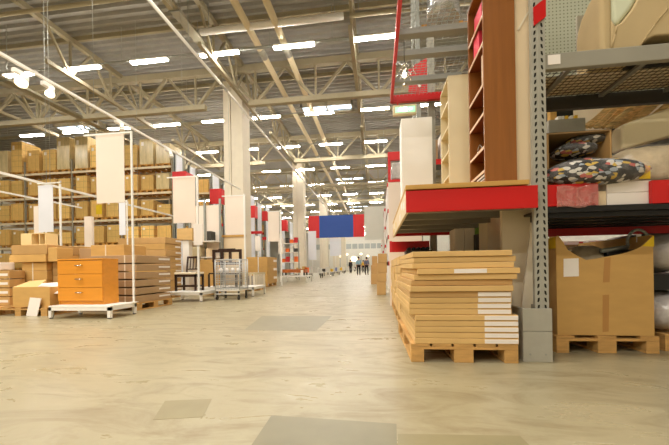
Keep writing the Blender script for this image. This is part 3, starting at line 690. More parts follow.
# beige sofa standing on its end
ys = 2.86; zs0 = g1 - .02
sofa = thing('sofa', (at(635, 40, ys).x, ys + .4, zs0), 'beige fabric sofa wedged on the grey upper shelf', 'sofa')
def outl(pix, Y): return [(at(x, y, Y).x, at(x, y, Y).z) for x, y in pix]
pb = [(at(611, 48, ys).x, zs0)] + outl([(611, 18), (616, 25), (622, 22), (633, 8), (645, -14), (720, -30)], ys) + [(at(720, 40, ys).x, zs0 + .09)] + outl([(668, 34.5), (655, 35.5), (648, 39), (642, 45)], ys) + [(at(640, 48, ys).x, zs0)]
m = M(); m.prism(pb[::-1], ys, ys + .36); sb = m.out('frame_cover', 'fabric', sofa, bevel=.03, seg=4)
m = M(); pc = outl([(612, 19), (616, 25), (622, 22), (634, 7), (646, -14), (655, -40), (616, -40), (610, -10)], ys); m.prism(pc[::-1], ys + .012, ys + .30); m.out('cushion', 'fabric_l', sofa, bevel=.05, seg=4)
xa_ = at(611, 30, ys).x; zq_ = lambda y: at(611, y, ys).z
prof_ = [(ys, zs0), (ys + .34, zs0), (ys + .34, zq_(14)), (ys + .32, zq_(4)), (ys + .26, zq_(-6)), (ys + .16, zq_(-14)), (ys, zq_(-18))]
m = M(); n_ = len(prof_); m.v = [(xa_ - .07, y, z) for y, z in prof_] + [(xa_ + .015, y, z) for y, z in prof_]
m.face(list(range(n_))[::-1]); m.face([n_ + i for i in range(n_)])
for i in range(n_): j = (i + 1) % n_; m.face([i, j, n_ + j, n_ + i])
m.out('arm', 'fabric', sofa, bevel=.03, seg=4)
m = M(); q = [at(x, y, ys - .003) for x, y in ((617, 26), (615.5, 34), (612, 47))]; m.path(q, .004, 6); m.out('seam', 'fabric', sofa); m = M(); q = [at(x, y, ys - .003) for x, y in ((668, 8), (655, 24), (640, 46))]; m.path(q, .004, 6); m.out('seam', 'fabric', sofa)
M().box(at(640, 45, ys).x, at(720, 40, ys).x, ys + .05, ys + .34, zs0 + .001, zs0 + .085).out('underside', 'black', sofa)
# ------------------------------------------------------------------ right bay: red level
zd = zT - .005
o = thing('red_edged_shelf', (xr0, YR, zB), 'rack shelf with red edge boards and black slatted underside in the right bay', 'rack shelf')
M().box(xr0, at(598, 195, YR).x, YR, YR + .03, lvl(560, 206, YR), lvl(560, 184.5, YR)).out('left_edge_board', 'red', o)
M().box(at(652, 190, YR).x, XE, YR, YR + .03, lvl(660, 204, YR), lvl(660, 180, YR)).out('right_edge_board', 'red', o)
zfl = (lvl(560, 206, YR) + lvl(660, 203.5, YR)) / 2
M().box(xr0, XE, YR + .03, 3.62, zfl - .02, zfl).out('deck_panel', 'dark', o)
for k, (yp, Y) in enumerate(((212, 2.80), (219, 2.98), (227, 3.2), (232, 3.42), (236, 3.6))):
    z = lvl(600, yp, Y); M().box(xr0, XE, Y, Y + .06, zfl - .085, zfl - .021 - .002 * k).out('cross_bar', 'black', o, bevel=.005)
M().box(xr0, XE, YR, YR + .03, lvl(600, 211, YR), zfl - .001).out('front_beam', 'black', o)
M().box(xr0, XE, 3.62, 3.66, zfl - .16, zfl + .05).out('rear_beam', 'red', o)
# cartons and bags on it
yc = 2.93
def opencarton(name, x0, x1, y0, y1, z0, z1, mat, label, t=.012, front=True):
    o = thing(name, ((x0 + x1) / 2, (y0 + y1) / 2, z0), label, 'carton')
    m = M(); m.box(x0, x0 + t, y0, y1, z0, z1); m.box(x1 - t, x1, y0, y1, z0, z1); m.box(x0 + t, x1 - t, y1 - t, y1, z0, z1); m.box(x0 + t, x1 - t, y0 + t, y1 - t, z0, z0 + t)
    if front: m.box(x0 + t, x1 - t, y0, y0 + t, z0, z1)
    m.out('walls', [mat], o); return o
a, b = at(547.5, 170, yc), at(612, 170, yc); zt_ = lvl(590, 132, yc)
o = opencarton('open_carton', a.x, b.x, yc, yc + .5, zfl + .002, zt_, 'card_brown', 'open brown carton full of printed pillows beside the grey upright', front=False)
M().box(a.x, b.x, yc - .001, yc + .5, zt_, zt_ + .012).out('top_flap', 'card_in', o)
for k, (xp, yp, rx, rz) in enumerate(((573, 152, .155, .048), (578, 167, .165, .05), (583, 143, .15, .04))):
    c = at(xp, yp, yc + .13 + .05 * (k == 2)); o = thing('printed_pillow', (c.x, c.y, c.z - rz), ['printed pebble pattern pillow in the open carton, middle of three', 'printed pebble pattern pillow lowest in the open carton', 'printed pebble pattern pillow topmost in the open carton'][k], 'pillow', 'printed pillows in the open carton')
    M().ell(c, rx, .15, rz, 0, 28, 14, .75, .015).out('cover', 'pillow', o); M().ell(c, rx + .006, .155, rz + .006, 0, 28, 14, .72, .02).out('plastic_bag', 'film', o)
c = at(594, 172.5, 2.80); o = thing('printed_pillow', (c.x, 2.80, c.z - .06), 'large printed pebble pattern pillow in clear bag jutting over the red edge', 'pillow')
M().ell(c, .35, .10, .096, 0, 40, 18, .8, .012).out('cover', 'pillow', o)
M().ell((c.x + .025, c.y, c.z), .385, .106, .10, 0, 40, 18, .85, .03).out('plastic_bag', 'film', o)
p0 = at(637, 172, 2.80); m = M(); m.tube((c.x + .33, 2.80, c.z), (c.x + .40, 2.80, c.z + .01), .05, 12, 0, .006); m.out('bag_end', 'film_m', o)
# white carton with a seam, beige filler next to it
yv = 2.80; a, b = at(607, 195, yv), at(651.5, 195, yv); z1 = lvl(630, 181, yv); zm = lvl(630, 192.3, yv)
for k, (za, zb_) in enumerate(((zfl + .001, zm - .001), (zm + .001, z1))):
    o = M().box(a.x, b.x, yv, yv + .4, za, zb_).out('white_carton', 'paper', org=((a.x + b.x) / 2, yv + .2, za), bevel=.004); tag(o, ('lower', 'upper')[k] + ' of two flat white cartons stacked at the red shelf edge', 'carton', 'flat white cartons at the red edge')
o = M().box(at(597.5, 195, yv).x, a.x - .004, yv, yv + .3, zfl + .001, lvl(602, 191, yv)).out('small_carton', 'creamcarton', org=(a.x - .03, yv + .15, zfl), bevel=.004); tag(o, 'small beige carton squeezed left of the flat white cartons', 'carton')
# film over red board
m = M(); xa, xb = at(556, 195, YR - .01).x, at(598.5, 195, YR - .01).x; za, zb_ = lvl(575, 207, YR - .01), lvl(575, 186, YR - .01); nx, nz = 24, 8; k0 = len(m.v)
for j in range(nz + 1):
    for i in range(nx + 1):
        u, v = i / nx, j / nz; m.v.append((xa + (xb - xa) * u, YR - .014 - .008 * math.sin(u * 17 + v * 5) * math.sin(v * 6) - .004, za + (zb_ - za) * v + .008 * math.sin(u * 9)))
for j in range(nz):
    for i in range(nx): q = k0 + j * (nx + 1) + i; m.face([q, q + 1, q + nx + 2, q + nx + 1], 0, True)
o = m.out('plastic_film', 'film_m', org=((xa + xb) / 2, YR - .015, za)); o.modifiers.new('thickness', 'SOLIDIFY').thickness = .001; tag(o, 'milky plastic film draped over the red edge board below the pillow', 'plastic film')
# padded white block and plastic wrapped bundle at right
m = M(); yq = 3.22
m.prism(outl([(622, 149.5), (622, 124.5), (690, 100), (690, 130)], yq), yq, yq + .14); o = m.out('foam_block', 'foam', org=tuple(at(650, 150, yq)), bevel=.02); tag(o, 'cream foam slab tilted on top of the plastic wrapped bundle', 'foam slab')
c = at(664, 168, 2.98); o = thing('wrapped_bundle', (c.x, c.y, zfl), 'cream bundle wrapped in clear plastic lying under the foam slab', 'bundle')
M().ell((c.x, c.y + .1, c.z + .02), .38, .2, .165, 0, 32, 14, .6, .02).out('padding', 'wraptan', o)
M().ell((c.x, c.y + .1, c.z + .02), .395, .21, .18, 0, 32, 14, .6, .05).out('plastic_wrap', 'film', o)
a, b = at(640.5, 178.5, 2.775), at(652, 165, 2.775)
o = M().box(a.x, b.x, 2.790, 2.794, a.z, b.z).out('yellow_card', 'yellow', org=(a.x, 2.775, a.z)); tag(o, 'small yellow card standing beside the flat white cartons', 'card')
# behind the upper part: dark long box with small goods, grey-green carton, plastic sheathed strips
o = thing('rear_rack', (1.5, 4.1, 0), 'rear rack row seen through the right bay, with cream posts', 'rack bay')
for x in (2.09, 4.3): M().box(x, x + .07, 4.27, 4.34, 0, 4.6).out('post', 'edge_wood', o)
zr = lvl(570, 131.5, 4.1); M().box(1.4, 4.4, 4.1, 4.16, zr - .09, zr).out('beam', 'dark', o); M().box(1.4, 4.4, 4.16, 5.0, zr - .03, zr).out('deck_panel', 'dark', o)
M().box(1.5, 4.4, 5.0, 5.03, zr - .03, 3.7).out('back_panel', 'taupe', o); zr2 = 0.92; M().box(1.4, 4.4, 4.1, 4.16, zr2 - .09, zr2).out('beam', 'redsign', o); M().box(1.4, 4.4, 4.16, 5.0, zr2 - .03, zr2).out('deck_panel', 'dark', o)  # back sheet added to close off bright light showing through the rack
a, b = at(551.5, 129, 4.12), at(589, 129, 4.12); o = M().box(a.x, b.x, 4.18, 4.7, zr + .001, lvl(570, 118.5, 4.18)).out('grey_green_carton', 'guard', org=((a.x + b.x) / 2, 4.4, zr), bevel=.005); tag(o, 'grey green carton in the rear rack above the open pillow carton', 'carton'); zq = lvl(570, 118.5, 4.18)
a, b = at(556, 110, 4.2), at(578.5, 110, 4.2)
o = M().box(a.x, b.x, 4.3, 4.65, zq + .001, lvl(567, 107, 4.3)).out('black_box', 'black', org=((a.x + b.x) / 2, 4.4, zq), bevel=.005); tag(o, 'black box lying on the grey green carton in the rear rack', 'box')
for i, (xp, mt, w) in enumerate(((559.5, 'white', 3), (563, 'white', 2.5), (567, 'yellowbox', 2.5), (572, 'white', 2.5), (576.5, 'yellowbox', 2.5))):
    a = at(xp, 117, 4.2); o = M().box(a.x - w / 160, a.x + w / 160, 4.2, 4.27, zq + .001, zq + .045).out('small_pack', mt, org=(a.x, 4.23, zq), bevel=.003); tag(o, 'small %s pack on the grey green carton, %s from the upright' % ('yellow' if mt == 'yellowbox' else 'white', ORD[i]), 'pack', 'small packs on the grey green carton')
m = M(); rnd = random.Random(3)
for i in range(46):
    u = i / 45; yy_ = 4.3 + rnd.random() * .5; a = at(584 + u * 66 + rnd.uniform(-4, 4), 128, yy_); b = a + Vector((.75 + rnd.uniform(-.1, .1), rnd.uniform(-.05, .1), .62 + rnd.uniform(-.1, .1)))
    m.bar(a + Vector((0, 0, max(0, zr + .01 - a.z))), b, .012, .035)
o = m.out('strip_bundle', 'bundle', org=tuple(at(610, 128, 4.4))); tag(o, 'slanting bundle of plastic sheathed wooden strips in the rear rack', 'bundle')
# low rear goods between the big carton and the black slats
for i, (xa, xb, ya, yb, mt) in enumerate(((567, 584.5, 242, 233.5, 'paper'), (589, 612, 241, 232, 'paper'), (612.5, 634, 239.5, 230.5, 'paper'), (655, 672, 237, 229, 'paper'))):
    a, b = at(xa, ya, 4.18), at(xb, yb, 4.18); o = M().box(a.x, b.x, 4.18, 4.5, zr2 + .001, b.z + (zr2 + .001 - a.z)).out('small_carton', mt, org=((a.x + b.x) / 2, 4.3, zr2)); tag(o, 'red and white carton seen above the big brown box, %s from the perforated upright' % ORD[i], 'carton', 'red and white cartons behind the big box')
    w = b.x - a.x; h = b.z - a.z
    M().box(a.x + w * (.68, .3, .6, .2)[i], a.x + w * (.9, .65, .8, .5)[i], 4.176, 4.18, zr2 + .005, zr2 + h * .9).out('red_print', 'redsign', o)
# ------------------------------------------------------------------ right bay: floor level
YBX = 3.04
pl = at(601, 356, YBX)
o = pallet_full('wooden_pallet', ((at(553, 340, YBX).x + at(655, 340, YBX).x) / 2 + .0, YBX + .58, 0), 'wooden pallet under the big cut-out cardboard box right of the guard', math.radians(2.0), nb=3)
px0, px1 = at(557, 300, YBX).x, at(654, 300, YBX).x
zb0 = .146; t = .012
bx = thing('big_cardboard_box', ((px0 + px1) / 2, YBX + .5, zb0), 'big open cardboard box with curved cut-out front and yellow corners', 'cardboard box')
prof = [(557.2, 236.5), (558.5, 235.5), (563, 242), (568, 250), (577, 255.5), (586, 260), (596.5, 258.6), (610, 256), (623.5, 253.4), (634, 250), (642, 246), (648.5, 240), (654, 235)]
pts = [(px0, zb0)] + [(at(x, y, YBX).x, at(x, y, YBX).z) for x, y in prof] + [(px1, zb0)]
pts[1] = (px0, pts[1][1]); pts[-2] = (px1, pts[-2][1])
m = M(); m.prism(pts[::-1], YBX, YBX + t); m.out('front_panel', 'card', bx)
zt0, zt1 = pts[1][1], pts[-2][1]
M().box(px0, px0 + t, YBX + t, YBX + 1.0, zb0, zt0 - .005).out('side_panel', 'card_brown', bx)
M().box(px1 - t, px1, YBX + t, YBX + 1.0, zb0, zt1).out('side_panel', 'card', bx)
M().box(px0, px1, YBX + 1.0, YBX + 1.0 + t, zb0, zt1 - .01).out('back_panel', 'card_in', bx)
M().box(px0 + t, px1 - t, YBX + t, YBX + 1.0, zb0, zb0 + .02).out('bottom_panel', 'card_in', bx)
def onbox(pix, nm, mat, th=.0015):
    m = M(); m.prism([(at(x, y, YBX).x, at(x, y, YBX).z) for x, y in pix][::-1], YBX - th, YBX + .0005); m.out(nm, mat, bx)
onbox([(563.5, 258.8), (578.5, 258.2), (578.8, 276.3), (563.6, 276.8)], 'paper_label', 'paper')
onbox([(604.5, 258), (610.5, 257.2), (609.5, 282), (602.8, 282.5)], 'tape', 'tape')
onbox([(602.6, 295), (609, 294.6), (608.6, 331.5), (602.6, 332)], 'tape', 'tape')
onbox([(642, 246.2), (648.5, 240.2), (654, 235.2), (654, 246.6)], 'yellow_corner', 'yellow')
M().box(px0 - .0015, px0 + .0005, YBX + .01, YBX + .28, zt0 - .1, zt0 - .006).out('yellow_corner', 'yellow', bx)
c = Vector((px0 + .43, YBX + .4, .5)); o = thing('wrapped_bundle', (c.x, c.y, zb0 + .03), 'plastic wrapped grey bundle inside the big cut-out box', 'bundle')
M().ell((c.x, c.y, .52), .2, .25, .40, 0, 28, 14, .7, .02).out('wrap', 'wraptan', o)
o = thing('black_chair', (px1 - .18, YBX + .2, zb0 + .03), 'black curved chair back with chrome hoop sticking out of the big box', 'chair')
c = at(638, 240, YBX + .16); m = M(); pts = [(c.x + .085 * math.cos(PI * (1.1 - 1.25 * i / 14)), c.y, c.z - .02 + .11 * math.sin(PI * (1.1 - 1.25 * i / 14))) for i in range(15)] + [(c.x + .085, c.y, zb0 + .1)]
m.path(pts, .012, 10); m.path([(c.x - .085, c.y, c.z - .06), (c.x - .3, c.y, c.z - .09)], .02, 10); m.out('hoop', 'galv', o)
M().box(c.x - .015, c.x + .02, c.y - .01, c.y, c.z - .02, c.z + .05).out('tag', 'paper', o)
M().box(c.x - .25, c.x + .09, c.y, c.y + .05, zb0 + .04, c.z - .08).out('backrest', 'black', o, bevel=.015)
# second pallet with film rolls
pallet_full('wooden_pallet', (px1 + .09 + .45, 3.72, 0), 'wooden pallet under the plastic wrapped rolls at the right edge', 0)
for k, (yp, lab) in enumerate(((311, 'lower'), (252, 'upper'))):
    c = at(672, yp, 3.12); r = .185
    o = thing('wrapped_roll', (c.x, 3.5, .146 + k * .48), '%s of two plastic wrapped grey rolls right of the big box' % lab, 'roll', 'plastic wrapped rolls')
    cz = .146 + r + k * .5 if k == 0 else at(672, yp, 3.12).z
    m = M(); m.ell((c.x + .04, 3.55, cz), r + .03, .5, r, 0, 32, 16, .75, .02); m.out('wrap', 'wrapgrey', o)
o = M().box(at(655, 280, 3.1).x, at(655, 280, 3.1).x + .6, 3.12, 4.0, .146 + 2 * .185 + .002, at(672, 252, 3.12).z - .187).out('dark_tray', 'black', org=(at(655, 280, 3.1).x + .3, 3.5, .52)); tag(o, 'dark tray separating the two plastic wrapped rolls', 'tray')
# ------------------------------------------------------------------ left pallet racks
def rack(name, xr, nb, Y, dep, levels, label, bw=2.95, top=None, post='traygrey', beam='beamcream', first_end=True):
    o = thing(name, (xr, Y, 0), label, 'pallet rack')
    for i in range(nb + 1):
        x = xr - i * bw - .1; f = M()
        for y in (Y, Y + dep - .08): f.box(x + .02, x + .08, y, y + .08, 0, top)
        z = .4
        while z < top - 1: f.bar((x + .05, Y + .04, z), (x + .05, Y + dep - .04, z + .9), .04, .04); z += 1.0
        f.out('upright_frame', post, o)
        if i < nb:
            for z in levels:
                b = M(); b.box(x - bw + .1, x, Y - .02, Y + .03, z - .11, z); b.box(x - bw + .1, x, Y + dep - .05, Y + dep, z - .11, z); b.out('beam', beam, o)
    return o
LEV = [.88, 2.16, 3.53, 4.88, 6.23]; YA = 16.0; XA = -10.5; BW = 2.95
rack('pallet_rack', XA, 4, YA, 1.15, LEV, 'long tall pallet rack along the left, five levels of pallet loads facing us', BW, 6.9)
plt = pallet_mesh(.84, 1.15).out('load_pallet', 'pallet_far')
plt.location = (0, 0, 0); first = [True]
def put_pallet(X, Y, z, label, group):
    global plt
    if first[0]: first[0] = False; o = plt; o.location = (X, Y, z)
    else: o = copy_tree(plt, (X, Y, z))
    return tag(o, label, 'pallet', group)
rnd = random.Random(11)
def load(X, Y, z, w, d, h, mat, label, group, lab=True, extra=None):
    o = M().box(X - w / 2, X + w / 2, Y - d / 2, Y + d / 2, z, z + h).out('carton_load', mat, org=(X, Y, z), bevel=.015); tag(o, label, 'pallet load', group)
    if lab: M().box(X - w * .36, X - w * .18, Y - d / 2 - .004, Y - d / 2, z + h * .74, z + h * .88).out('paper_label', 'paper', o)
    return o
LN = ['lowest', 'second', 'third', 'fourth', 'top']
for li, z in enumerate(LEV):
    for s in range(12):
        b, k = divmod(s, 3); X = XA - .1 - BW * b - .50 - .925 * k + rnd.uniform(-.03, .03)
        if X < -21.6: continue
        Y = YA + .575 + rnd.uniform(-.02, .03)
        pos = '%s level, %s from the rack end' % (LN[li], ORD[s])
        put_pallet(X, Y, z + .001, 'wooden pallet on the left rack, ' + pos, 'pallets on the left rack')
        w = rnd.uniform(.68, .80); h = rnd.uniform(.80, .94); mt = rnd.choice(['load', 'load', 'load2', 'load2', 'load'])
        if li == 4: h = [1.05, 1.35, 1.08, .95, 1.2, 1.75, 1.75, 1.15, 1.15, 1.7, 1.25, 1.5][s]; mt = ['wrap', 'wrap', 'load', 'load2', 'load', 'wrap', 'wrap', 'load', 'load2', 'load', 'wrap', 'wrap'][s]
        if li == 2 and s == 0: h = .55
        if li == 3 and s in (0,): mt = 'wrap'
        if li == 1 and s == 6: h = .62
        what = {'load': 'layered brown carton load', 'load2': 'brown tall carton load', 'wrap': 'plastic wrapped pale load'}[mt]
        o = load(X, Y, z + .146, w, 1.08, h, mt, what + ', ' + pos, 'carton loads on the left rack', lab=rnd.random() < .7)
        if li == 2 and s == 4: M().box(X - .02, X + .34, Y - .5445, Y - .54, z + .3, z + .8).out('yellow_label', 'yellow', o)
        if li == 4 and s in (1, 9, 10, 7):
            m = M(); m.ell((X, Y - .05, z + .146 + h + .045), w * .48, .42, .07, 0, 20, 8, .8, .15); m.out('loose_plastic', 'wrapgrey', o)
# second row behind: rack end panels and shelves seen past the big column
def end_panel(x, y0, y1, h, label, mat='ban_blue'):
    o = thing('rack_end', (x, (y0 + y1) / 2, 0), label, 'rack end panel', 'rack end panels on the left')
    M().box(x - .05, x, y0, y1, 0, h).out('panel', mat, o)
    for y in (y0, y1 - .08): M().box(x - .1, x + .02, y, y + .08, 0, h + .05).out('post', 'galv', o)
    return o
XE_ = -10.38
ends = [(16.0, 16.75, 6.85), (17.3, 18.0, 6.6), (19.85, 20.9, 6.9), (21.4, 22.3, 6.6), (25.8, 27.3, 6.9), (27.8, 29, 6.6), (30, 31.2, 6.7), (35, 36.5, 6.4), (38.6, 40.2, 6.4)]
for i, e in enumerate(ends): end_panel(XE_, *e, 'pale blue grey rack end panel left of the aisle, %s from the front' % ORD[i])
for i, Y in enumerate((19.9, 25.9, 30.1)):
    rack('pallet_rack', XE_ - .12, 2, Y, 1.1, [1.2, 2.7, 4.2, 5.7], 'tall pallet rack seen end-on behind the left rack, %s row behind it' % ORD[i], 2.8, 6.6, beam='red' if i else 'beamcream')
    for li, z in enumerate((1.2, 2.7, 4.2, 5.7)):
        for s in range(3):
            X = XE_ - .12 - .57 - s * .9 - .12 * (s > 2)
            pos = 'behind the left rack, %s row, %s level, %s from the aisle' % (ORD[i], ORD[li], ORD[s])
            mt = rnd.choice(['load', 'wrap', 'load2']); h = rnd.uniform(.7, 1.15)
            load(X, Y + .55, z + .001, .78, .98, h, mt, 'pallet load ' + pos, 'loads on the rows behind the left rack', False)
# red square signs at the rack ends
def vsign(pix, Y, label):
    a, b = at(pix[0], pix[3], Y), at(pix[1], pix[2], Y); w = b.x - a.x; h = b.z - a.z
    o = thing('rack_end_sign', ((a.x + b.x) / 2, Y, a.z), label, 'sign', 'red square signs at the rack ends')
    M().box(a.x, b.x, Y, Y + .03, a.z, b.z).out('front_plate', 'redsign', o)
    m = M(); m.box(b.x - .02, b.x, Y + .03, Y + w * .9, a.z - h * .02, b.z - h * .02); m.out('side_plate', 'redsign', o)
    m = M()
    for z in (a.z + .1, b.z - .15): m.box(a.x + .05, b.x - .05, Y + .03, Y + w * .9, z, z + .05)
    m.out('bracket', 'galv', o)
vsign((172.5, 186, 171, 190), 15.7, 'red square sign behind the wide white banner at the left rack end')
vsign((210, 221.5, 188.5, 204), 19.0, 'red square sign just left of the big column')
vsign((247.5, 255, 205.5, 218), 25.0, 'red square sign just right of the big column')
vsign((262, 267, 211, 221), 28, 'small red sign behind the white banner right of the big column')
vsign((280.5, 286.5, 220, 231), 33.8, 'small red sign left of the second column')
for i, (xa, xb, y_, Y) in enumerate(((192, 203, 248, 18.5), (210.5, 222.5, 226.5, 18.9), (193, 210, 220, 15.5), (248, 262, 234, 24), (262, 266, 240, 27))):
    a, b = at(xa, y_, Y), at(xb, y_ - 3.0, Y); o = M().box(a.x, b.x, Y, Y + .1, a.z, b.z).out('red_shelf_beam', 'redsign', org=(a.x, Y, a.z)); tag(o, 'red shelf beam at the left rack ends, %s counting along the aisle' % ORD[i], 'beam', 'red beams at the left rack ends')
    M().box(a.x + .02, a.x + .08, Y + .02, Y + .09, 0, a.z).out('post', 'galv', o); M().box(b.x - .08, b.x - .02, Y + .02, Y + .09, 0, a.z).out('post', 'galv', o)
# ------------------------------------------------------------------ display platforms
def platform(x0, x1, y0, y1, h, label, mid=True):
    o = thing('display_platform', ((x0 + x1) / 2, (y0 + y1) / 2, 0), label, 'platform')
    M().box(x0, x1, y0, y1, h - .022, h).out('top', 'white', o, bevel=.004)
    m = M(); e = .05
    m.box(x0, x1, y0, y0 + .03, h - .075, h - .023).box(x0, x1, y1 - .03, y1, h - .075, h - .023).box(x0, x0 + .03, y0 + .03, y1 - .03, h - .075, h - .023).box(x1 - .03, x1, y0 + .03, y1 - .03, h - .075, h - .023)
    m.out('frame', 'white', o)
    for x in (x0, x1 - e):
        for y in (y0, y1 - e): l = M().box(x, x + e, y, y + e, .015, h - .023).out('leg', 'white', o); M().box(x + .008, x + e - .008, y + .008, y + e - .008, 0, .015).out('foot', 'black', l)
    return o
P1Z = .205
platform(-5.27, -4.17, 4.68, 5.26, P1Z, 'white display platform under the orange chest of drawers')
platform(-5.02, -4.07, 7.22, 7.95, .235, 'white display platform under the dark bar chair')
platform(-4.9, -3.35, 8.62, 9.6, .265, 'white display platform behind the wire cart')
platform(-5.2, -3.72, 17.2, 18.6, .36, 'low white platform with brown table beyond the big carton stack')
# chest of drawers
cy0 = 4.88; a, b = at(57.5, 280, cy0), at(102.3, 280, cy0); ctop = (at(57.5, 259, cy0).z + at(102, 258.5, cy0).z) / 2; cx0, cx1 = a.x, b.x; cdp = .34
ch = thing('chest_of_drawers', ((cx0 + cx1) / 2, cy0, P1Z), 'orange wooden chest with three drawers on the white platform', 'chest of drawers')
t = .02
m = M(); m.box(cx0, cx0 + t, cy0 + .02, cy0 + cdp, P1Z + .001, ctop - .022).box(cx1 - t, cx1, cy0 + .02, cy0 + cdp, P1Z + .001, ctop - .022).box(cx0 + t, cx1 - t, cy0 + cdp - .01, cy0 + cdp, P1Z + .03, ctop - .022).box(cx0 + t, cx1 - t, cy0 + .03, cy0 + cdp - .01, P1Z + .001, P1Z + .055)
m.out('body', 'chest', ch); M().box(cx0 - .003, cx1 + .003, cy0 - .002, cy0 + cdp + .002, ctop - .022, ctop).out('top_board', 'chest', ch, bevel=.003)
dh = (ctop - .026 - P1Z - .06) / 3
for k in range(3):
    z = P1Z + .06 + k * dh; d = M().box(cx0 + .003, cx1 - .003, cy0, cy0 + .02, z, z + dh - .006).out('drawer', 'chest', ch, bevel=.002)
    xc = (cx0 + cx1) / 2; m = M(); zc_ = z + dh * .62; m.tube((xc - .06, cy0 - .03, zc_), (xc + .06, cy0 - .03, zc_), .008, 8)
    for s in (-.055, .055): m.tube((xc + s, cy0 - .03, zc_), (xc + s, cy0, zc_), .005, 6)
    m.out('handle', 'chrome', d)
# ------------------------------------------------------------------ banner posts
def post_banner(px, py0, pw, arm, ban, mat, label, blabel, xtop, yaw=0, z0=0):
    """px pole x; arm (xa, xb, z); ban (xa, xb, z0, z1)"""
    o = thing('banner_post', (px, py0, z0), label, 'banner post')
    M().box(px - pw, px + pw, py0 - pw, py0 + pw, z0, xtop).out('pole', 'pole', o)
    if arm: M().box(arm[0], arm[1], py0 - .014, py0 + .014, arm[2] - .028, arm[2]).out('arm', 'pole', o)
    M().box(px - .05, px + .05, py0 - .05, py0 + .05, z0, z0 + .01).out('base', 'pole', o)
    bo = None
    if ban and arm: ban = (ban[0], ban[1], ban[2], min(ban[3], arm[2] - .03))
    if ban:
        bo = M().box(ban[0], ban[1], py0 - .006, py0 + .006, ban[2], ban[3]).out('banner', mat, org=((ban[0] + ban[1]) / 2, py0, ban[2])); tag(bo, blabel, 'banner', None)
        M().box(ban[0] - .005, ban[1] + .005, py0 - .01, py0 + .01, ban[3] - .025, ban[3]).out('top_rail', 'edge_wood' if mat == 'ban_pink' and px < -4.2 else mat, bo)
    if yaw:
        for q in (o, bo):
            if q is None: continue
            c = Matrix.Translation(Vector((px, py0, 0))) @ Matrix.Rotation(yaw, 4, 'Z') @ Matrix.Translation(Vector((-px, -py0, 0)))
            q.location = c @ q.location; q.rotation_euler[2] = yaw
    return o, bo
Y = 5.22; q = lambda x, y, Y=5.22: at(x, y, Y)
post_banner(q(132.3, 200).x, Y, .013, (q(84, 136).x, q(131, 131).x, q(131, 131.5).z), (q(96.5, 170).x, q(124.3, 170).x, q(110, 203).z, q(110, 134.8).z), 'ban_pink', 'tall white banner post at the rear corner of the chest platform', 'large blank warm white banner hanging above the orange chest', q(131.5, 131).z, z0=P1Z)
Y = 7.0; p = at(60.3, 200, Y)
post_banner(p.x, Y, .016, (at(37.5, 184, Y).x, p.x, at(50, 182.5, Y).z), (at(38.5, 200, Y).x, at(53, 200, Y).x, at(60, 231.5, Y).z, at(60, 184.5, Y).z), 'ban_blue', 'slim white banner post behind the left carton stacks', 'blank cool white banner on the slim post left of the large banner', at(60.5, 184, Y).z)
Y = 8.2; p = at(45.7, 230, Y)
post_banner(p.x, Y, .012, None, (at(34, 220, Y).x, at(43.2, 220, Y).x, at(38, 238.5, Y).z, at(38, 205, Y).z), 'ban_pink', 'thin white post under the cool white banner', 'narrow warm white banner half hidden behind the cool white one', at(45, 203, Y).z)
Y = 8.0; p = at(88, 243, Y)
o = M().box(at(84.3, 230, Y).x, at(91.6, 230, Y).x, Y, Y + .08, .9, at(88, 216.5, Y).z).out('white_board', 'ban_pink', org=(p.x, Y, .9)); tag(o, 'narrow warm white board standing upright behind the orange chest', 'board')
Y = 7.9; p = at(127.5, 240, Y)
post_banner(p.x, Y, .012, (at(119, 200, Y).x, p.x, at(123, 200.5, Y).z), (at(119.3, 220, Y).x, at(125.6, 220, Y).x, at(122, 235, Y).z, at(122, 201, Y).z), 'ban_blue', 'thin white post behind the tall white banner post', 'narrow cool white banner right below the large warm white banner', at(127, 200, Y).z)
Y = 7.34; q = lambda x, y, Y=7.34: at(x, y, Y)
post_banner(q(198.2, 240).x, Y, .02, (q(167, 177).x, q(199, 177).x, q(199, 175.5).z), (q(173.2, 200).x, q(195.2, 200).x, q(184, 223).z, q(184, 176.8).z), 'ban_pink', 'white banner post on the chair platform', 'wide warm white banner above the dark bar chair', q(199, 175.5).z, z0=.236)
p = q(199, 235); o = M().box(q(194.6, 235).x, q(203.2, 235).x, 7.30, 7.312, q(199, 245).z, q(199, 224).z).out('white_sign', 'paper', org=(p.x, 7.3, q(199, 245).z)); tag(o, 'small white sign fixed low on the post above the bar chair', 'sign')
Y = 8.75; q = lambda x, y, Y=8.75: at(x, y, Y)
post_banner(q(245, 240).x, Y, .022, (q(222, 196).x, q(245.5, 196).x, q(240, 195).z), (q(226, 215).x, q(243.6, 215).x, q(235, 234.8).z, q(235, 196).z), 'ban_pink', 'white banner post behind the wire cart', 'blank warm white banner in front of the big column', q(245, 194).z, z0=.266)
Y = 14.0; q = lambda x, y, Y=14.0: at(x, y, Y)
post_banner(q(281, 245).x, Y, .03, (q(267, 212).x, q(281.5, 212).x, q(275, 211).z), (q(268.2, 225).x, q(279.2, 225).x, q(274, 241.5).z, q(274, 211.5).z), 'ban_pink', 'white banner post behind the big carton stack', 'warm white banner between the big column and the second column', q(281, 210).z)
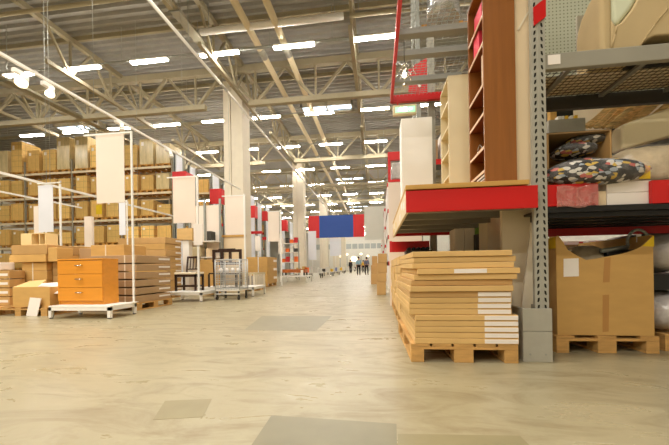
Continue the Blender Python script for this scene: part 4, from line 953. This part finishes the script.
for i, (xa, xb, ya, yb, Y, w) in enumerate(((255.3, 260, 251, 236, 11.5, 'small white hanging sign above the big carton stack, left of two'), (278.3, 283, 254, 237.5, 15, 'small white sign between the two columns, above the brown table'), (308.5, 316, 260, 231, 21, 'white sign just below the left end of the red and blue banner'), (330, 341, 256, 238, 30, 'pale sign below the blue banner, farthest down the aisle'))):
    a, b = at(xa, ya, Y), at(xb, yb, Y); o = M().box(a.x, b.x, Y, Y + .02, a.z, b.z).out('white_sign', 'ban_blue' if i > 1 else 'paper', org=((a.x + b.x) / 2, Y, a.z)); tag(o, w, 'sign')
    M().tube(((a.x + b.x) / 2, Y + .03, 0), ((a.x + b.x) / 2, Y + .03, b.z), .02, 6).out('post', 'pole', o)
# hanging red blue red banner and grey one
Y = 22.0; za = at(336, 237.5, Y).z; zb_ = at(336, 215.2, Y).z
o = thing('hanging_banner', (at(336, 226, Y).x, Y, za), 'long red, blue and red banner hanging across the aisle', 'banner')
for xa, xb, mt, nm in ((308.5, 319.3, 'redsign', 'red_panel'), (319.3, 353.3, 'blue', 'blue_panel'), (353.3, 364.2, 'redsign', 'red_panel')):
    M().box(at(xa, 226, Y).x, at(xb, 226, Y).x, Y - .02, Y + .02, za, zb_).out(nm, mt, o)
for x in (310, 336, 362): p = at(x, 216, Y); M().tube((p.x, Y, zb_), (p.x, Y, 9.7), .012, 6).out('hanging_wire', 'galv', o)
a, b = at(364.8, 240, Y - .1), at(386.3, 206, Y - .1); o = thing('hanging_banner', ((a.x + b.x) / 2, Y - .1, a.z), 'plain grey white banner hanging right of the red and blue banner', 'banner')
M().box(a.x, b.x, Y - .12, Y - .08, a.z, b.z).out('panel', 'ban_grey', o); 
for x in (a.x + .1, b.x - .1): M().tube((x, Y - .1, b.z), (x, Y - .1, 9.7), .012, 6).out('hanging_wire', 'galv', o)
# ------------------------------------------------------------------ light tracks with spotlights
def track(X, z, y0, y1, label, r=.035):
    o = thing('light_track', (X, (y0 + y1) / 2, z), label, 'light track')
    M().box(X - r, X + r, y0, y1, z - r, z + r).out('rail', 'white', o); y = y0 + .7
    while y < y1: M().tube((X, y, z), (X, y, ZC), .006, 6).out('hanging_wire', 'galv', o); y += 3.4
    return o
track(-6.2, 4.42, 2.5, 14.5, 'long white lighting track running down the hall above the left displays', .025)
track(-9.0, 3.17, 4, 15.5, 'white lighting track in front of the left rack, upper of two', .03)
track(-9.12, 2.74, 4, 9.2, 'short white lighting track in front of the left rack, lower of two', .02)
def spot(Y, dx, dz, size, lit, label):
    X = -6.2; z = 4.38 + dz; o = thing('spotlight', (X, Y, z), label, 'spotlight')
    M().box(X - .04, X + .04, Y - .1, Y + .1, z - .05, z + .03).out('adapter', 'white', o, bevel=.01)
    h = M(); p0 = Vector((X + dx, Y, z - .1)); p1 = p0 + Vector((.08, -.10, -.12)) * size * 1.6; h.tube((X, Y, z - .03), p0, .018, 8); h.tube(p0 - Vector((.05, -.06, -.07)) * size, p1, .04 * size, 14, 0, .085 * size); h.out('head', 'white', o)
    M().ell(p1, .075 * size, .075 * size, .05 * size, 0, 14, 8).out('bulb', 'bulb' if lit else 'white', o)
spot(5.05, .12, -.1, 1.1, True, 'white spotlight on the long track at the upper left, nearest the camera')
spot(5.55, .1, -.05, .9, True, 'lit white spotlight on the long track, second from the camera')
spot(7.3, .1, 0, .8, False, 'white spotlight on the long track above the large warm white banner')
spot(9.2, .1, 0, .8, False, 'white spotlight on the long track before the left rack end')
# ------------------------------------------------------------------ goods on the left
def carton(x0, x1, y0, y1, z0, z1, mat, label, group=None, labs=(), strap=False, name='carton', bev=.008):
    o = M().box(x0, x1, y0, y1, z0 + .001, z1 - .002).out(name, mat, org=((x0 + x1) / 2, (y0 + y1) / 2, z0), bevel=bev); tag(o, label, 'carton', group)
    if strap:
        xc = x0 + (x1 - x0) * (strap if isinstance(strap, float) else .5); M().box(xc - .012, xc + .012, y0 - .003, y0 + .001, z0 + .002, z1 - .003).out('strap', 'tape_pale', o)
    for s in labs:
        if s == 'side': M().box(x1 - .002, x1 + .0025, y0 + (y1 - y0) * .62, y1 - .03, z0 + (z1 - z0) * .45, z0 + (z1 - z0) * .72).out('paper_label', 'paper', o)
        if s == 'front': M().box(x1 - (x1 - x0) * .3, x1 - .03, y0 - .0025, y0 + .002, z0 + (z1 - z0) * .35, z0 + (z1 - z0) * .65).out('paper_label', 'paper', o)
    return o
def lpal(X, Y, lx, ly, label):
    o = pallet_mesh(lx, ly).out('wooden_pallet', 'pallet', None); o.location = (X, Y, 0); return tag(o, label, 'pallet')
# six-layer stack right of the chest
lpal(-4.98, 6.2, 1.0, 1.05, 'wooden pallet under the six-layer carton stack right of the orange chest'); h = (1.05 - .144) / 6
for k in range(6):
    z = .144 + k * h; xs = -5.45 + rnd.uniform(-.01, .01)
    o = carton(xs, -4.50, 5.68, 6.72, z, z + h * .86 if k < 5 else z + h, 'card_grey', 'long carton in the six-layer stack right of the orange chest, %s layer up' % ORD[k], 'six-layer carton stack', ('side',), .75, 'long_carton')
# taller stack behind
xq = at(165, 240, 8.0).x; xl_ = at(118, 240, 8.0).x; yq_ = on_x(181, 240, xq).y
lpal((xq + xl_) / 2, (8 + yq_) / 2, xq - xl_ - .05, yq_ - 8.0 - .03, 'wooden pallet under the tall carton stack behind the six-layer stack'); h = (at(165, 237, 8).z - .144) / 9
for k in range(9):
    z = .144 + k * h; carton(xl_ + rnd.uniform(-.01, .02), xq + rnd.uniform(-.012, .012), 8.0, yq_, z, z + h, 'card' if k % 2 else 'card_brown', 'flat carton in the tall stack behind the six-layer stack, %s layer up' % ORD[k], 'tall carton stack', ('side',), False, 'flat_carton')
# stacks behind the chest
lpal(-5.75, 6.25, .5, 1.0, 'wooden pallet directly behind the orange chest'); 
for k in range(4): carton(-5.98, -5.5, 5.78, 6.72, .144 + k * .205, .144 + k * .205 + .2, 'card', 'brown carton in the pile hidden behind the orange chest, %s layer up' % ORD[k], 'pile behind the orange chest', (), .3)
Y = 6.32; z = .97
carton(at(51, 250, Y).x, at(78, 250, Y).x, Y, Y + .6, z, at(60, 246.5, Y).z, 'card', 'strapped brown carton on the pile behind the chest, left of three', 'cartons lying on the pile behind the chest', (), .35)
Y = 5.95; carton(at(78.4, 250, Y).x, at(91, 250, Y).x, Y + .02, Y + .6, z, at(85, 247.3, Y).z - .02, 'card_grey', 'greyish carton on the pile behind the chest, middle of three', 'cartons lying on the pile behind the chest')
carton(at(91.5, 250, Y).x, at(125, 250, Y).x, Y - .02, Y + .6, z + .045, at(100, 245, Y).z, 'card', 'long brown carton above the chest top, right of three', 'cartons lying on the pile behind the chest', (), .45)
M().box(at(95, 250, Y).x, at(122, 250, Y).x, Y, Y + .5, z - .001, z + .044).out('packing_slat', 'pallet', org=(at(108, 250, Y).x, Y + .2, z)); tag(bpy.data.objects['packing_slat'], 'flat wooden slat board under the long brown carton above the chest', 'slat')
# left stack with three strapped layers and a long flat box
lpal(-6.62, 6.0, 1.1, .9, 'wooden pallet under the strapped cartons left of the orange chest')
xa, xb = at(21.5, 275, 5.62).x, at(47, 275, 5.62).x
for k, (za, zb_) in enumerate(((.144, .43), (.43, .60), (.60, .78), (.78, .945))): carton(xa + .01 * (k % 2), xb - .012 * (k % 2), 5.62, 6.4, za, zb_, 'card', 'strapped brown carton left of the orange chest, %s layer up' % ORD[k], 'strapped cartons left of the chest', (), .45)
xa2 = xb + .012; xb2 = at(58, 275, 5.7).x + .12
for k, (za, zb_) in enumerate(((.144, .36), (.36, .52), (.52, .68), (.68, .83), (.83, .95))): carton(xa2, -6.0, 5.72, 6.45, za, zb_, 'card_brown', 'brown carton end just beside the orange chest, %s layer up' % ORD[k], 'cartons between strapped stack and chest')
zl = at(20, 247.5, 5.5).z
carton(at(8.5, 255, 5.55).x, at(45, 255, 5.55).x, 5.56, 6.3, .95, at(25, 254.5, 5.55).z, 'card', 'long flat brown carton lying across the strapped cartons, lower of two', None, (), False, 'long_carton')
carton(at(9.5, 255, 5.55).x, at(45.5, 255, 5.55).x, 5.58, 6.3, at(25, 254.5, 5.55).z, at(25, 247.5, 5.55).z + .05, 'card_brown', 'long flat brown carton directly under the small birch shelf', None, (), False, 'long_carton')
carton(at(46, 255, 5.55).x + .01, at(58, 255, 5.6).x, 5.58, 5.92, .952, at(50, 247.5, 5.6).z + .0, 'card', 'brown carton top right of the long flat carton, beside the chest')
# small birch shelf
Y = 5.7; a, b = at(21.3, 250, Y), at(45.5, 250, Y); z0 = at(25, 247.5, 5.55).z + .052; z1 = z0 + .24
o = thing('birch_shelf', ((a.x + b.x) / 2, Y, z0), 'small open birch shelf unit on top of the left carton stack', 'shelf unit'); t = .015; xm = at(32, 250, Y).x; xm2 = at(39, 250, Y).x
M().box(a.x, b.x, Y, Y + .28, z1 - t, z1).out('top_panel', 'birch', o); M().box(a.x, b.x, Y, Y + .28, z0, z0 + t).out('bottom_panel', 'birch', o)
M().box(a.x, xm, Y - .005, Y + .28, z0 + t, z1 - t).out('door', 'birch', o)
for x in (b.x - t, xm2): M().box(x, x + t, Y + .005, Y + .28, z0 + t, z1 - t).out('divider', 'birch', o)
M().box(xm, b.x, Y + .26, Y + .28, z0 + t, z1 - t).out('back_panel', 'birch_in', o)
# open carton with white sheets and the leaning card
lpal(-6.2, 5.28, 1.15, .62, 'low wooden pallet under the open carton with white sheets')
a = at(11.5, 300, 5.0); b = at(59, 300, 5.0); xa, xb = a.x, -5.62; 
oc = opencarton('open_carton', xa, xb, 5.02, 5.55, .146, at(30, 287, 5.02).z, 'card', 'low open carton holding white sheets, left of the chest platform'); ztp = at(30, 287, 5.02).z
m = M(); m.quad([(xa, 5.02, ztp), (xa + .5, 5.02, ztp), (xa + .42, 5.25, ztp + .12), (xa + .08, 5.25, ztp + .1)]); m.out('flap', 'card_pale', oc)
m = M()
for k in range(6):
    x = xa + .12 + k * .15; m.quad([(x, 5.1, ztp - .12), (x + .25, 5.12, ztp - .12), (x + .20, 5.4, ztp + .05 + .012 * k), (x - .05, 5.36, ztp + .05)])
o = m.out('paper_sheets', 'paper', org=((xa + xb) / 2, 5.3, ztp - .12)); o.modifiers.new('thickness', 'SOLIDIFY').thickness = .006; tag(o, 'white packing sheets sticking out of the low open carton', 'packing sheets', None, 'stuff')
p = [at(x, y, 4.93) for x, y in ((25.5, 316), (36.3, 316.5), (38.6, 298.5), (27.3, 297.6))]
m = M(); m.prism([(v.x, v.z) for v in p], 4.94, 4.952); o = m.out('white_card', 'paper', org=(p[0].x, 4.945, p[0].z)); o.rotation_euler[0] = math.radians(-6); tag(o, 'white price card leaning on the low open carton', 'card')
# far left label-ended cartons and white display card
lpal(-7.27, 5.36, .95, .36, 'wooden pallet under the white labelled cartons at the left edge')
for k in range(4):
    z = .144 + k * .165; carton(-7.75, at(9.3, 285, 5.3).x, 5.3, 5.58, z, z + .155, 'card_brown', 'white labelled carton at the left edge, %s layer up' % ORD[k], 'white labelled cartons at the left edge', ('front',))
o = carton(-7.7, -7.0, 5.32, 5.57, .806, .95, 'paper', 'white wrapped pack on top of the labelled cartons at the left edge')
Y = 5.58; a, b = at(8.5, 289, Y), at(20.5, 273, Y); o = M().box(a.x + .09, b.x - .012, Y, Y + .012, .3, b.z).out('white_board', 'paper', org=((a.x + b.x) / 2, Y, .3)); tag(o, 'white board standing between labelled cartons and strapped cartons', 'board'); M().box(a.x + .12, a.x + .15, Y + .013, Y + .03, .145, b.z - .05).out('strut', 'dark', o)
# ------------------------------------------------------------------ bar chair
chz = .2355; q = lambda x, y, Y=7.55: at(x, y, Y)
xa, xb = q(175.8, 280).x, q(197.0, 280).x; zs = q(186, 274.5).z; w = .022
c = thing('bar_chair', ((xa + xb) / 2, 7.6, chz), 'dark wooden bar chair with cream seat on the white platform', 'chair')
for x in (xa, xb - 2 * w):
    for y in (7.5, 7.84):
        M().box(x, x + 2 * w, y, y + 2 * w, chz, zs if (x == xa) else zs).out('leg', 'dkwood', c)
m = M(); m.box(xa + w, xb - w, 7.51, 7.53, chz + .1, chz + .135).box(xa + w, xb - w, 7.85, 7.87, chz + .1, chz + .135).box(xb - 2 * w + .01, xb - .01, 7.54, 7.84, chz + .1, chz + .135).box(xa + .01, xa + 2 * w - .01, 7.54, 7.84, chz + .1, chz + .135); m.out('stretcher', 'dkwood', c)
M().box(xa, xb, 7.5, 7.884, zs - .06, zs).out('seat_frame', 'dkwood', c); M().box(xa - .006, xb + .006, 7.49, 7.89, zs + .001, zs + .055).out('seat', 'seat', c, bevel=.02, seg=3)
bxa, bxb = q(186.3, 260, 7.86).x, q(198, 260, 7.86).x; zt2 = q(190, 256.5, 7.86).z
m = M(); m.bar((bxa, 7.86, zs), (bxa, 7.94, zt2), .035, .03).bar((bxb, 7.86, zs), (bxb, 7.94, zt2), .035, .03)
for k, f in enumerate((.25, .5, .75)): x = bxa + (bxb - bxa) * f; m.bar((x, 7.89, zs + .13), (x, 7.94, zt2 - .02), .012, .025)
m.bar((bxa, 7.94, zt2 - .02), (bxb, 7.94, zt2 - .02), .03, .05).bar((bxa, 7.885, zs + .13), (bxb, 7.885, zs + .13), .025, .03); m.out('backrest', 'dkwood', c)
# dark bench back behind the cart
q = lambda x, y, Y=8.95: at(x, y, Y); xa, xb = q(213.6, 260).x, q(240.2, 260).x; zt2 = q(226, 249.5).z; zm = q(226, 262).z
c = thing('high_back_bench', ((xa + xb) / 2, 8.95, .2655), 'dark wooden bench with square openings in its back, behind the wire cart', 'bench')
m = M()
for f in (0, .3, .62, 1): x = xa + (xb - xa) * f; m.box(x - .034, x + .034, 8.94, 9.0, zm, zt2)
m.box(xa - .022, xb + .022, 8.945, 8.995, zt2 - .08, zt2).box(xa - .022, xb + .022, 8.945, 8.995, zm - .08, zm); m.box((xa + xb) / 2 - .25, (xa + xb) / 2 + .25, 8.95, 8.99, zt2 - .0, zt2 + .025); m.out('backrest', 'dkwood', c)
for x in (xa, xb):
    M().box(x - .022, x + .022, 8.95, 8.99, .2655, zm - .06).out('rear_leg', 'dkwood', c); M().box(x - .022, x + .022, 8.65, 8.69, .2655, .62).out('front_leg', 'dkwood', c)
M().box(xa, xb, 8.65, 8.945, .62, .66).out('seat', 'dkwood', c)
# ------------------------------------------------------------------ wire roll cart
q = lambda x, y, Y=7.68: at(x, y, Y); xa, xb = q(215.3, 275).x, q(239.3, 275).x; z0 = q(228, 290).z; z1 = q(228, 259.5).z; ya, yb = 7.68, 8.2
c = thing('roll_cart', ((xa + xb) / 2, 7.9, 0), 'grey wire roll cart standing in the aisle before the dark bench', 'cart')
M().box(xa, xb, ya, yb, z0 - .03, z0 + .01).out('base_shelf', 'white', c, bevel=.005)
m = M()
for x in (xa, xb):
    for y in (ya, yb): m.tube((x, y, z0), (x, y, z1), .014, 8)
for z in (z0 + .03, z1): m.tube((xa, ya, z), (xb, ya, z), .012, 8).tube((xa, yb, z), (xb, yb, z), .012, 8).tube((xa, ya, z), (xa, yb, z), .012, 8).tube((xb, ya, z), (xb, yb, z), .012, 8)
m.out('frame', 'cartgrey', c)
m = M()
for k in range(1, 8): z = z0 + (z1 - z0) * k / 8; m.tube((xa, ya, z), (xb, ya, z), .005, 5).tube((xa, yb, z), (xb, yb, z), .005, 5)
for k in range(1, 9): x = xa + (xb - xa) * k / 9; m.tube((x, ya, z0), (x, ya, z1), .005, 5).tube((x, yb, z0), (x, yb, z1), .005, 5)
for k in range(1, 6):
    y = ya + (yb - ya) * k / 6
    for x in (xa, xb): m.tube((x, y, z0), (x, y, z1), .005, 5)
m.out('wire_grid', 'cartgrey', c)
for zf in (.3, .55): M().box(xa + .01, xb - .01, ya + .01, yb - .01, z0 + (z1 - z0) * zf, z0 + (z1 - z0) * zf + .012).out('wire_shelf', 'cartgrey', c)
m = M(); m.tube((xa, ya, z0 - .1), (xb, ya, z0 - .1), .012, 8); m.out('lower_rail', 'white', c)
for x in (xa + .03, xb - .03):
    for y in (ya + .02, yb - .04): w_ = M().tube((x - .015, y, .05), (x + .015, y, .05), .05, 16).out('castor', 'black', c); M().box(x - .02, x + .02, y - .015, y + .015, .05, z0 - .03).out('fork', 'dark', w_)
for i in range(4):
    x = xa + .09 + i * (xb - xa - .16) / 3; zq = z0 + (z1 - z0) * .78
    o = M().ell((x, ya + .12, z0 + (z1 - z0) * .55 + .072), .05, .06, .058, 0, 16, 8).out('white_bowl', 'paper', org=(x, ya + .12, z0 + (z1 - z0) * .55 + .013)); tag(o, 'white bowl on the upper cart shelf, %s from the left end' % ORD[i], 'bowl', 'white bowls in the wire cart')
# ------------------------------------------------------------------ mid-left displays
def px_box(name, xa, xb, ya, yb, Y, dep, mat, label, cat, zb=None, group=None, bev=.008):
    a, b = at(xa, ya, Y), at(xb, yb, Y); z0 = a.z if zb is None else zb
    o = M().box(a.x, b.x, Y, Y + dep, z0 + .001, b.z).out(name, mat, org=((a.x + b.x) / 2, Y + dep / 2, z0), bevel=bev); return tag(o, label, cat, group)
Y = 10.6; a, b = at(224, 262, Y), at(245, 236, Y); o = thing('display_wall', ((a.x + b.x) / 2, Y, 0), 'cream display wall with brown top rail below the banner at the big column', 'display wall')
M().box(a.x, b.x, Y, Y + .1, 0, b.z - .02).out('panel', 'creamcarton', o); p = at(214, 236.5, Y); p2 = at(246, 236, Y); M().box(p.x, p2.x, Y - .03, Y + .03, b.z - .02, b.z + .05).out('top_rail', 'edge_wood', o)
a = at(212.5, 250, Y); M().box(a.x - .04, a.x + .04, Y - .02, Y + .06, 0, at(212.5, 228, Y).z).out('yellow_post', 'yellowbox', o)
px_box('tall_carton', 199.5, 212.5, 288, 259.5, 9.3, .5, 'card', 'brown carton standing between bar chair and wire cart', 'carton', 0)
# white shelf display behind the chair
Y = 9.95; a, b = at(183, 262, Y), at(214, 228, Y)
o = thing('display_shelf', ((a.x + b.x) / 2, Y, 0), 'white display shelf with cream goods behind the bar chair', 'shelf unit')
for x in (a.x, (a.x + b.x) / 2, b.x): M().box(x - .03, x + .03, Y + .4, Y + .46, 0, 3.1).out('post', 'galv', o)
zsl = [at(195, y, Y).z for y in (257, 241)]
for z in zsl: M().box(a.x, b.x, Y, Y + .46, z - .03, z).out('shelf_board', 'white', o)
M().box(a.x, b.x, Y + .46, Y + .48, 0, 2.9).out('back_panel', 'ban_pink', o)
px_box('cream_pouf', 186.5, 200, 0, 246.5, Y + .05, .35, 'foam', 'cream cushion on the lower board of the white display shelf', 'cushion', zsl[0], bev=.05)
px_box('cream_carton', 202, 210, 0, 248.5, Y + .05, .3, 'creamcarton', 'cream carton beside the cushion on the white display shelf', 'carton', zsl[0])
px_box('cream_carton', 184, 192, 0, 229, Y + .05, .3, 'birch', 'pale wooden box on the upper board of the white display shelf', 'box', zsl[1])
px_box('dark_box', 203, 211, 0, 231, Y + .05, .3, 'dark', 'dark box on the upper board of the white display shelf', 'box', zsl[1])
# wooden box on the tall stack top
o = thing('pale_box', (at(184, 240, 9.4).x, 9.5, 0), 'pale cardboard box above the tall carton stack', 'box')
a, b = at(177, 240, 9.4), at(192, 228, 9.4); M().box(a.x, b.x, 9.4, 9.7, a.z, b.z).out('box_body', 'card_pale', o); M().box((a.x + b.x) / 2 - .1, (a.x + b.x) / 2 + .1, 9.45, 9.65, 0, a.z).out('stand', 'white', o)
# crate and big carton stack
o = thing('wire_crate', (-4.5, 11.2, .145), 'pale slatted crate in front of the big carton stack', 'crate'); lpal(-4.5, 11.3, .75, 1.15, 'wooden pallet under the pale slatted crate')
m = M(); x0, x1, y0, y1, z0, z1 = -4.85, -4.15, 10.8, 11.85, .145, .62
for k in range(6): x = x0 + (x1 - x0 - .06) * k / 5; m.box(x, x + .06, y0, y0 + .02, z0, z1).box(x, x + .06, y1 - .02, y1, z0, z1)
for k in range(8): y = y0 + .03 + (y1 - y0 - .12) * k / 7; m.box(x0, x0 + .02, y, y + .06, z0, z1).box(x1 - .02, x1, y, y + .06, z0, z1)
m.out('slats', 'taupe_l', o); m = M()
for z in (z0, z1 - .05): m.box(x0 - .01, x1 + .01, y0 - .02, y0, z, z + .05).box(x0 - .01, x1 + .01, y1, y1 + .02, z, z + .05).box(x0 - .01, x0, y0, y1, z, z + .05).box(x1, x1 + .01, y0, y1, z, z + .05)
m.out('rails', 'creamcab', o); o2 = M().box(x0 + .05, x1 - .05, y0 + .05, y1 - .05, z0 + .001, z1 - .12).out('wrapped_pack', 'wrapgrey', org=(-4.5, 11.3, z0), bevel=.03); tag(o2, 'plastic wrapped pack inside the pale slatted crate', 'package')
bX0, bX1 = at(240, 270, 13.1).x, at(267.5, 270, 13.1).x; bY1_ = min(on_x(277, 270, bX1).y, 14.6)
lpal((bX0 + bX1) / 2, (13.1 + bY1_) / 2, bX1 - bX0 - .05, bY1_ - 13.15, 'wooden pallet under the big brown carton stack before the big column')
for k in range(3): hb = (at(254, 257, 13.1).z - .144) / 3; carton(bX0, bX1, 13.1, bY1_, .144 + k * hb, .144 + k * hb + hb, 'card', 'big brown carton in front of the large column, %s layer up' % ORD[k], 'big carton stack by the large column', ('side',), False, 'big_carton')
# table on far platform
a, b = at(282, 277, 17.6), at(305, 271, 17.6)
o = thing('low_table', ((a.x + b.x) / 2, 17.8, .361), 'low orange brown table on the low white platform', 'table'); M().box(a.x, b.x, 17.5, 18.3, .52, .70).out('table_top', 'orangev', o)
for x in (a.x, b.x - .08):
    for y in (17.5, 18.22): M().box(x, x + .08, y, y + .08, .361, .52).out('leg', 'dkwood', o)
a, b = at(300.5, 276.5, 17.4), at(303, 270, 17.4); o = M().box(a.x, b.x, 17.45, 17.47, .361, b.z).out('white_tag', 'paper', org=(a.x, 17.45, .361)); tag(o, 'white tag standing before the low orange brown table', 'tag')
# orange and red goods rack by second column
Y = 20; o = thing('goods_rack', (at(289, 270, Y).x, Y, 0), 'rack of orange and red goods left of the second column', 'rack'); a, b = at(280, 270, Y), at(298, 240, Y)
for x in (a.x, b.x): M().box(x, x + .06, Y, Y + .06, 0, b.z).out('post', 'galv', o)
zz = [at(289, y, Y).z for y in (262, 252, 243)]
for z in zz: M().box(a.x, b.x, Y, Y + .5, z - .04, z).out('shelf_board', 'white', o)
for j, z in enumerate(zz[:3]):
    for i in range(4):
        x = a.x + .1 + i * (b.x - a.x - .1) / 4; mt = ['orange', 'redsign', 'whiteheap', 'orange', 'whiteheap', 'dark'][(i + 2 * j) % 6]
        o = M().box(x, x + .2, Y + .05, Y + .4, z + .001, z + .22 + .12 * ((i + j) % 2)).out('goods_box', mt, org=(x + .1, Y + .2, z)); tag(o, '%s box on the goods rack, %s shelf, %s from its left end' % ({'orange': 'orange', 'redsign': 'red', 'whiteheap': 'white', 'dark': 'dark'}[mt], ['lowest', 'middle', 'top'][j], ORD[i]), 'box', 'boxes on the orange goods rack')
# far market displays
k = 0; rf = random.Random(5); pal = ['whiteheap', 'whiteheap', 'whiteheap', 'whiteheap', 'whiteheap', 'paper', 'paper', 'whiteheap', 'orange', 'yellowbox', 'bluebox', 'card', 'redsign', 'dark']
for Y, Xs in ((24, (-5.6, -4.6)), (29, (-5.5, -4.4)), (34, (-5.6, -4.4)), (41, (-5.8, -4.6)), (47, (-5.4, -4.2)), (58, (-6, -4.4)), (70, (-5, -2.5))):
    for X in Xs:
        k += 1; o = thing('display_table', (X, Y, 0), 'low white display table far down the aisle, %s from the low brown table' % ORD[k - 1], 'display table', 'far display tables')
        M().box(X - .48, X + .48, Y, Y + .9, .35, .4).out('table_top', 'white', o)
        for x in (X - .45, X + .4):
            for y in (Y + .02, Y + .82): M().box(x, x + .05, y, y + .05, 0, .35).out('leg', 'dark', o)
        for j in range(4):
            x = X - .42 + j * .22; h = rf.uniform(.22, .5); mt = rf.choice(pal)
            o = M().box(x, x + .205, Y + .1, Y + .7, .401, .401 + h).out('goods_box', mt, org=(x + .1, Y + .4, .401), bevel=.02)
            tag(o, '%s pack on the far display table, %s table, %s from its left' % ({'whiteheap': 'white', 'paper': 'pale', 'orange': 'orange', 'yellowbox': 'yellow', 'bluebox': 'blue', 'card': 'brown', 'redsign': 'red', 'dark': 'dark'}[mt], ORD[k - 1], ORD[j]), 'pack', 'packs on the far display tables')
Y = 66.0
for i, (xp, yp, w) in enumerate(((340, 256, 1.0), (347, 254.5, .8), (354, 259, 2.2), (361, 254, .9), (368, 256, .8))):
    c = at(xp, yp, Y); o = thing('lit_lamp', (c.x, Y, 0), 'glowing lamp at the far end of the aisle, %s from the left' % ORD[i], 'lamp', 'glowing lamps at the far end')
    M().ell(c, w * .3, .3, w * .24, 0, 16, 10).out('shade', 'lampdisplay', o); M().tube((c.x, Y, 0), (c.x, Y, c.z - w * .3), .04, 8).out('stand', 'dark', o)
# ------------------------------------------------------------------ people far down the aisle
def skin_mesh(name, verts, edges, radii, mat, parent):
    me = bpy.data.meshes.new(name); me.from_pydata(verts, edges, []); o = bpy.data.objects.new(name, me); COL.objects.link(o); me.materials.append(MT[mat])
    o.parent = parent; md = o.modifiers.new('skin', 'SKIN'); sv = me.skin_vertices[0].data
    for i, r in enumerate(radii): sv[i].radius = (r, r) if not isinstance(r, tuple) else r
    sv[0].use_root = True; md.use_smooth_shade = True; o.modifiers.new('sub', 'SUBSURF').levels = 1; o.modifiers['sub'].render_levels = 2; return o
def person(px, py, hpx, facing, shirt, label, coat=False, stride=.12):
    d = ray(px, py); t = -CAM_H / d.z; base = Vector((d.x * t, d.y * t, 0)); o = thing('person', base, label, 'person')
    s = stride
    V = [(0, 0, .95), (0, .0, 1.15), (0, -.01, 1.38), (0, -.01, 1.48), (0, .02, 1.57), (0, .02, 1.68),
         (.17, 0, 1.40), (.22, .03, 1.12), (.22, .12, .90), (.22, .14, .82), (-.17, 0, 1.40), (-.22, -.02, 1.12), (-.22, .04, .88), (-.22, .06, .80),
         (.09, 0, .90), (.10, s * .6, .50), (.10, s * .6, .09), (.10, s * .6 + .15, .03), (-.09, 0, .90), (-.10, -s * .4, .50), (-.10, -s, .09), (-.10, -s + .15, .03)]
    E_ = [(0, 1), (1, 2), (2, 3), (3, 4), (4, 5), (2, 6), (6, 7), (7, 8), (8, 9), (2, 10), (10, 11), (11, 12), (12, 13), (0, 14), (14, 15), (15, 16), (16, 17), (0, 18), (18, 19), (19, 20), (20, 21)]
    R_ = [.13, .12, .14, .055, .075, .085, .055, .042, .03, .035, .055, .042, .03, .035, .085, .055, .038, .035, .085, .055, .038, .035]
    for hi, sx in ((9, 1), (13, -1)):
        bx, by, bz = V[hi]
        for f in range(4):
            n = len(V); V += [(bx + sx * .003, by - .025 + f * .017, bz - .045 - .004 * (f in (1, 2))), (bx - sx * .006, by - .025 + f * .017 + .008, bz - .085 - .006 * (f in (1, 2)))]; E_ += [(hi, n), (n, n + 1)]; R_ += [.009, .008]
        n = len(V); V += [(bx - sx * .015, by + .04, bz - .02), (bx - sx * .02, by + .055, bz - .055)]; E_ += [(hi, n), (n, n + 1)]; R_ += [.01, .009]
    skin_mesh('body', V, E_, R_, 'skin', o)
    m = M(); m.ell(base + Vector((0, -.005, 1.66)), .095, .11, .115, 0, 16, 10); m.out('hair', 'hair', o)
    m = M(); m.ell(base + Vector((0, .115, 1.60)), .014, .018, .02, 0, 8, 6)
    for sx in (-.09, .09): m.ell(base + Vector((sx, .02, 1.60)), .012, .02, .03, 0, 8, 6)
    m.out('face_features', 'skin', o)
    sv_ = [V[i] for i in (0, 1, 2, 6, 7, 10, 11)] + [(V[8][0], V[8][1], V[8][2] + .1 if not coat else V[8][2]), (V[12][0], V[12][1], V[12][2] + .1 if not coat else V[12][2])]
    if coat: sv_[0] = (0, 0, .62)
    skin_mesh('jacket' if coat else 'shirt', sv_, [(0, 1), (1, 2), (2, 3), (3, 4), (2, 5), (5, 6), (4, 7), (6, 8)], [.20 if coat else .155, .165, .175, .075, .06, .075, .06, .05, .05], shirt, o)
    tv = [(0, 0, .97)] + [V[i] for i in (14, 15, 16, 18, 19, 20)]
    skin_mesh('trousers', tv, [(0, 1), (1, 2), (2, 3), (0, 4), (4, 5), (5, 6)], [.15, .10, .075, .06, .10, .075, .06], 'trousers', o)
    for i in (17, 21):
        m = M(); m.ell(base + Vector((V[i][0], V[i][1] - .06, .05)), .05, .13, .05, 0, 12, 8, .8); m.out('shoe', 'black', o)
    k_ = hpx / 17.5; o.rotation_euler[2] = facing; return o
person(350.7, 273.3, 17, 0.3, 'shirt_dark', 'person in a long dark coat walking, left of the three', coat=True)
person(358.8, 275.3, 18, 0, 'shirt_blue', 'person in a pale blue top and black trousers walking away')
person(366.8, 274.8, 18, -.2, 'shirt_grey', 'person in a grey top and black trousers walking away, beside the cartons')
person(363.4, 272.6, 18, 0, 'yellowbox', 'person in a yellow top half hidden between two others')
# ------------------------------------------------------------------ light and colour
w = bpy.data.worlds.new('world'); scn.world = w; w.use_nodes = True; w.node_tree.nodes['Background'].inputs[0].default_value = (.75, .82, 1, 1); w.node_tree.nodes['Background'].inputs[1].default_value = .3
scn.view_settings.view_transform = 'Standard'; scn.view_settings.look = 'None'; scn.view_settings.gamma = 1; scn.view_settings.use_curve_mapping = False
scn.view_settings.exposure = 0.4
scn.cycles.use_denoising = True; scn.cycles.max_bounces = 8; scn.cycles.diffuse_bounces = 5; scn.cycles.glossy_bounces = 4; scn.cycles.transparent_max_bounces = 12
scn.cycles.sample_clamp_indirect = 6; scn.cycles.use_light_tree = True; scn.cycles.caustics_reflective = False; scn.cycles.caustics_refractive = False
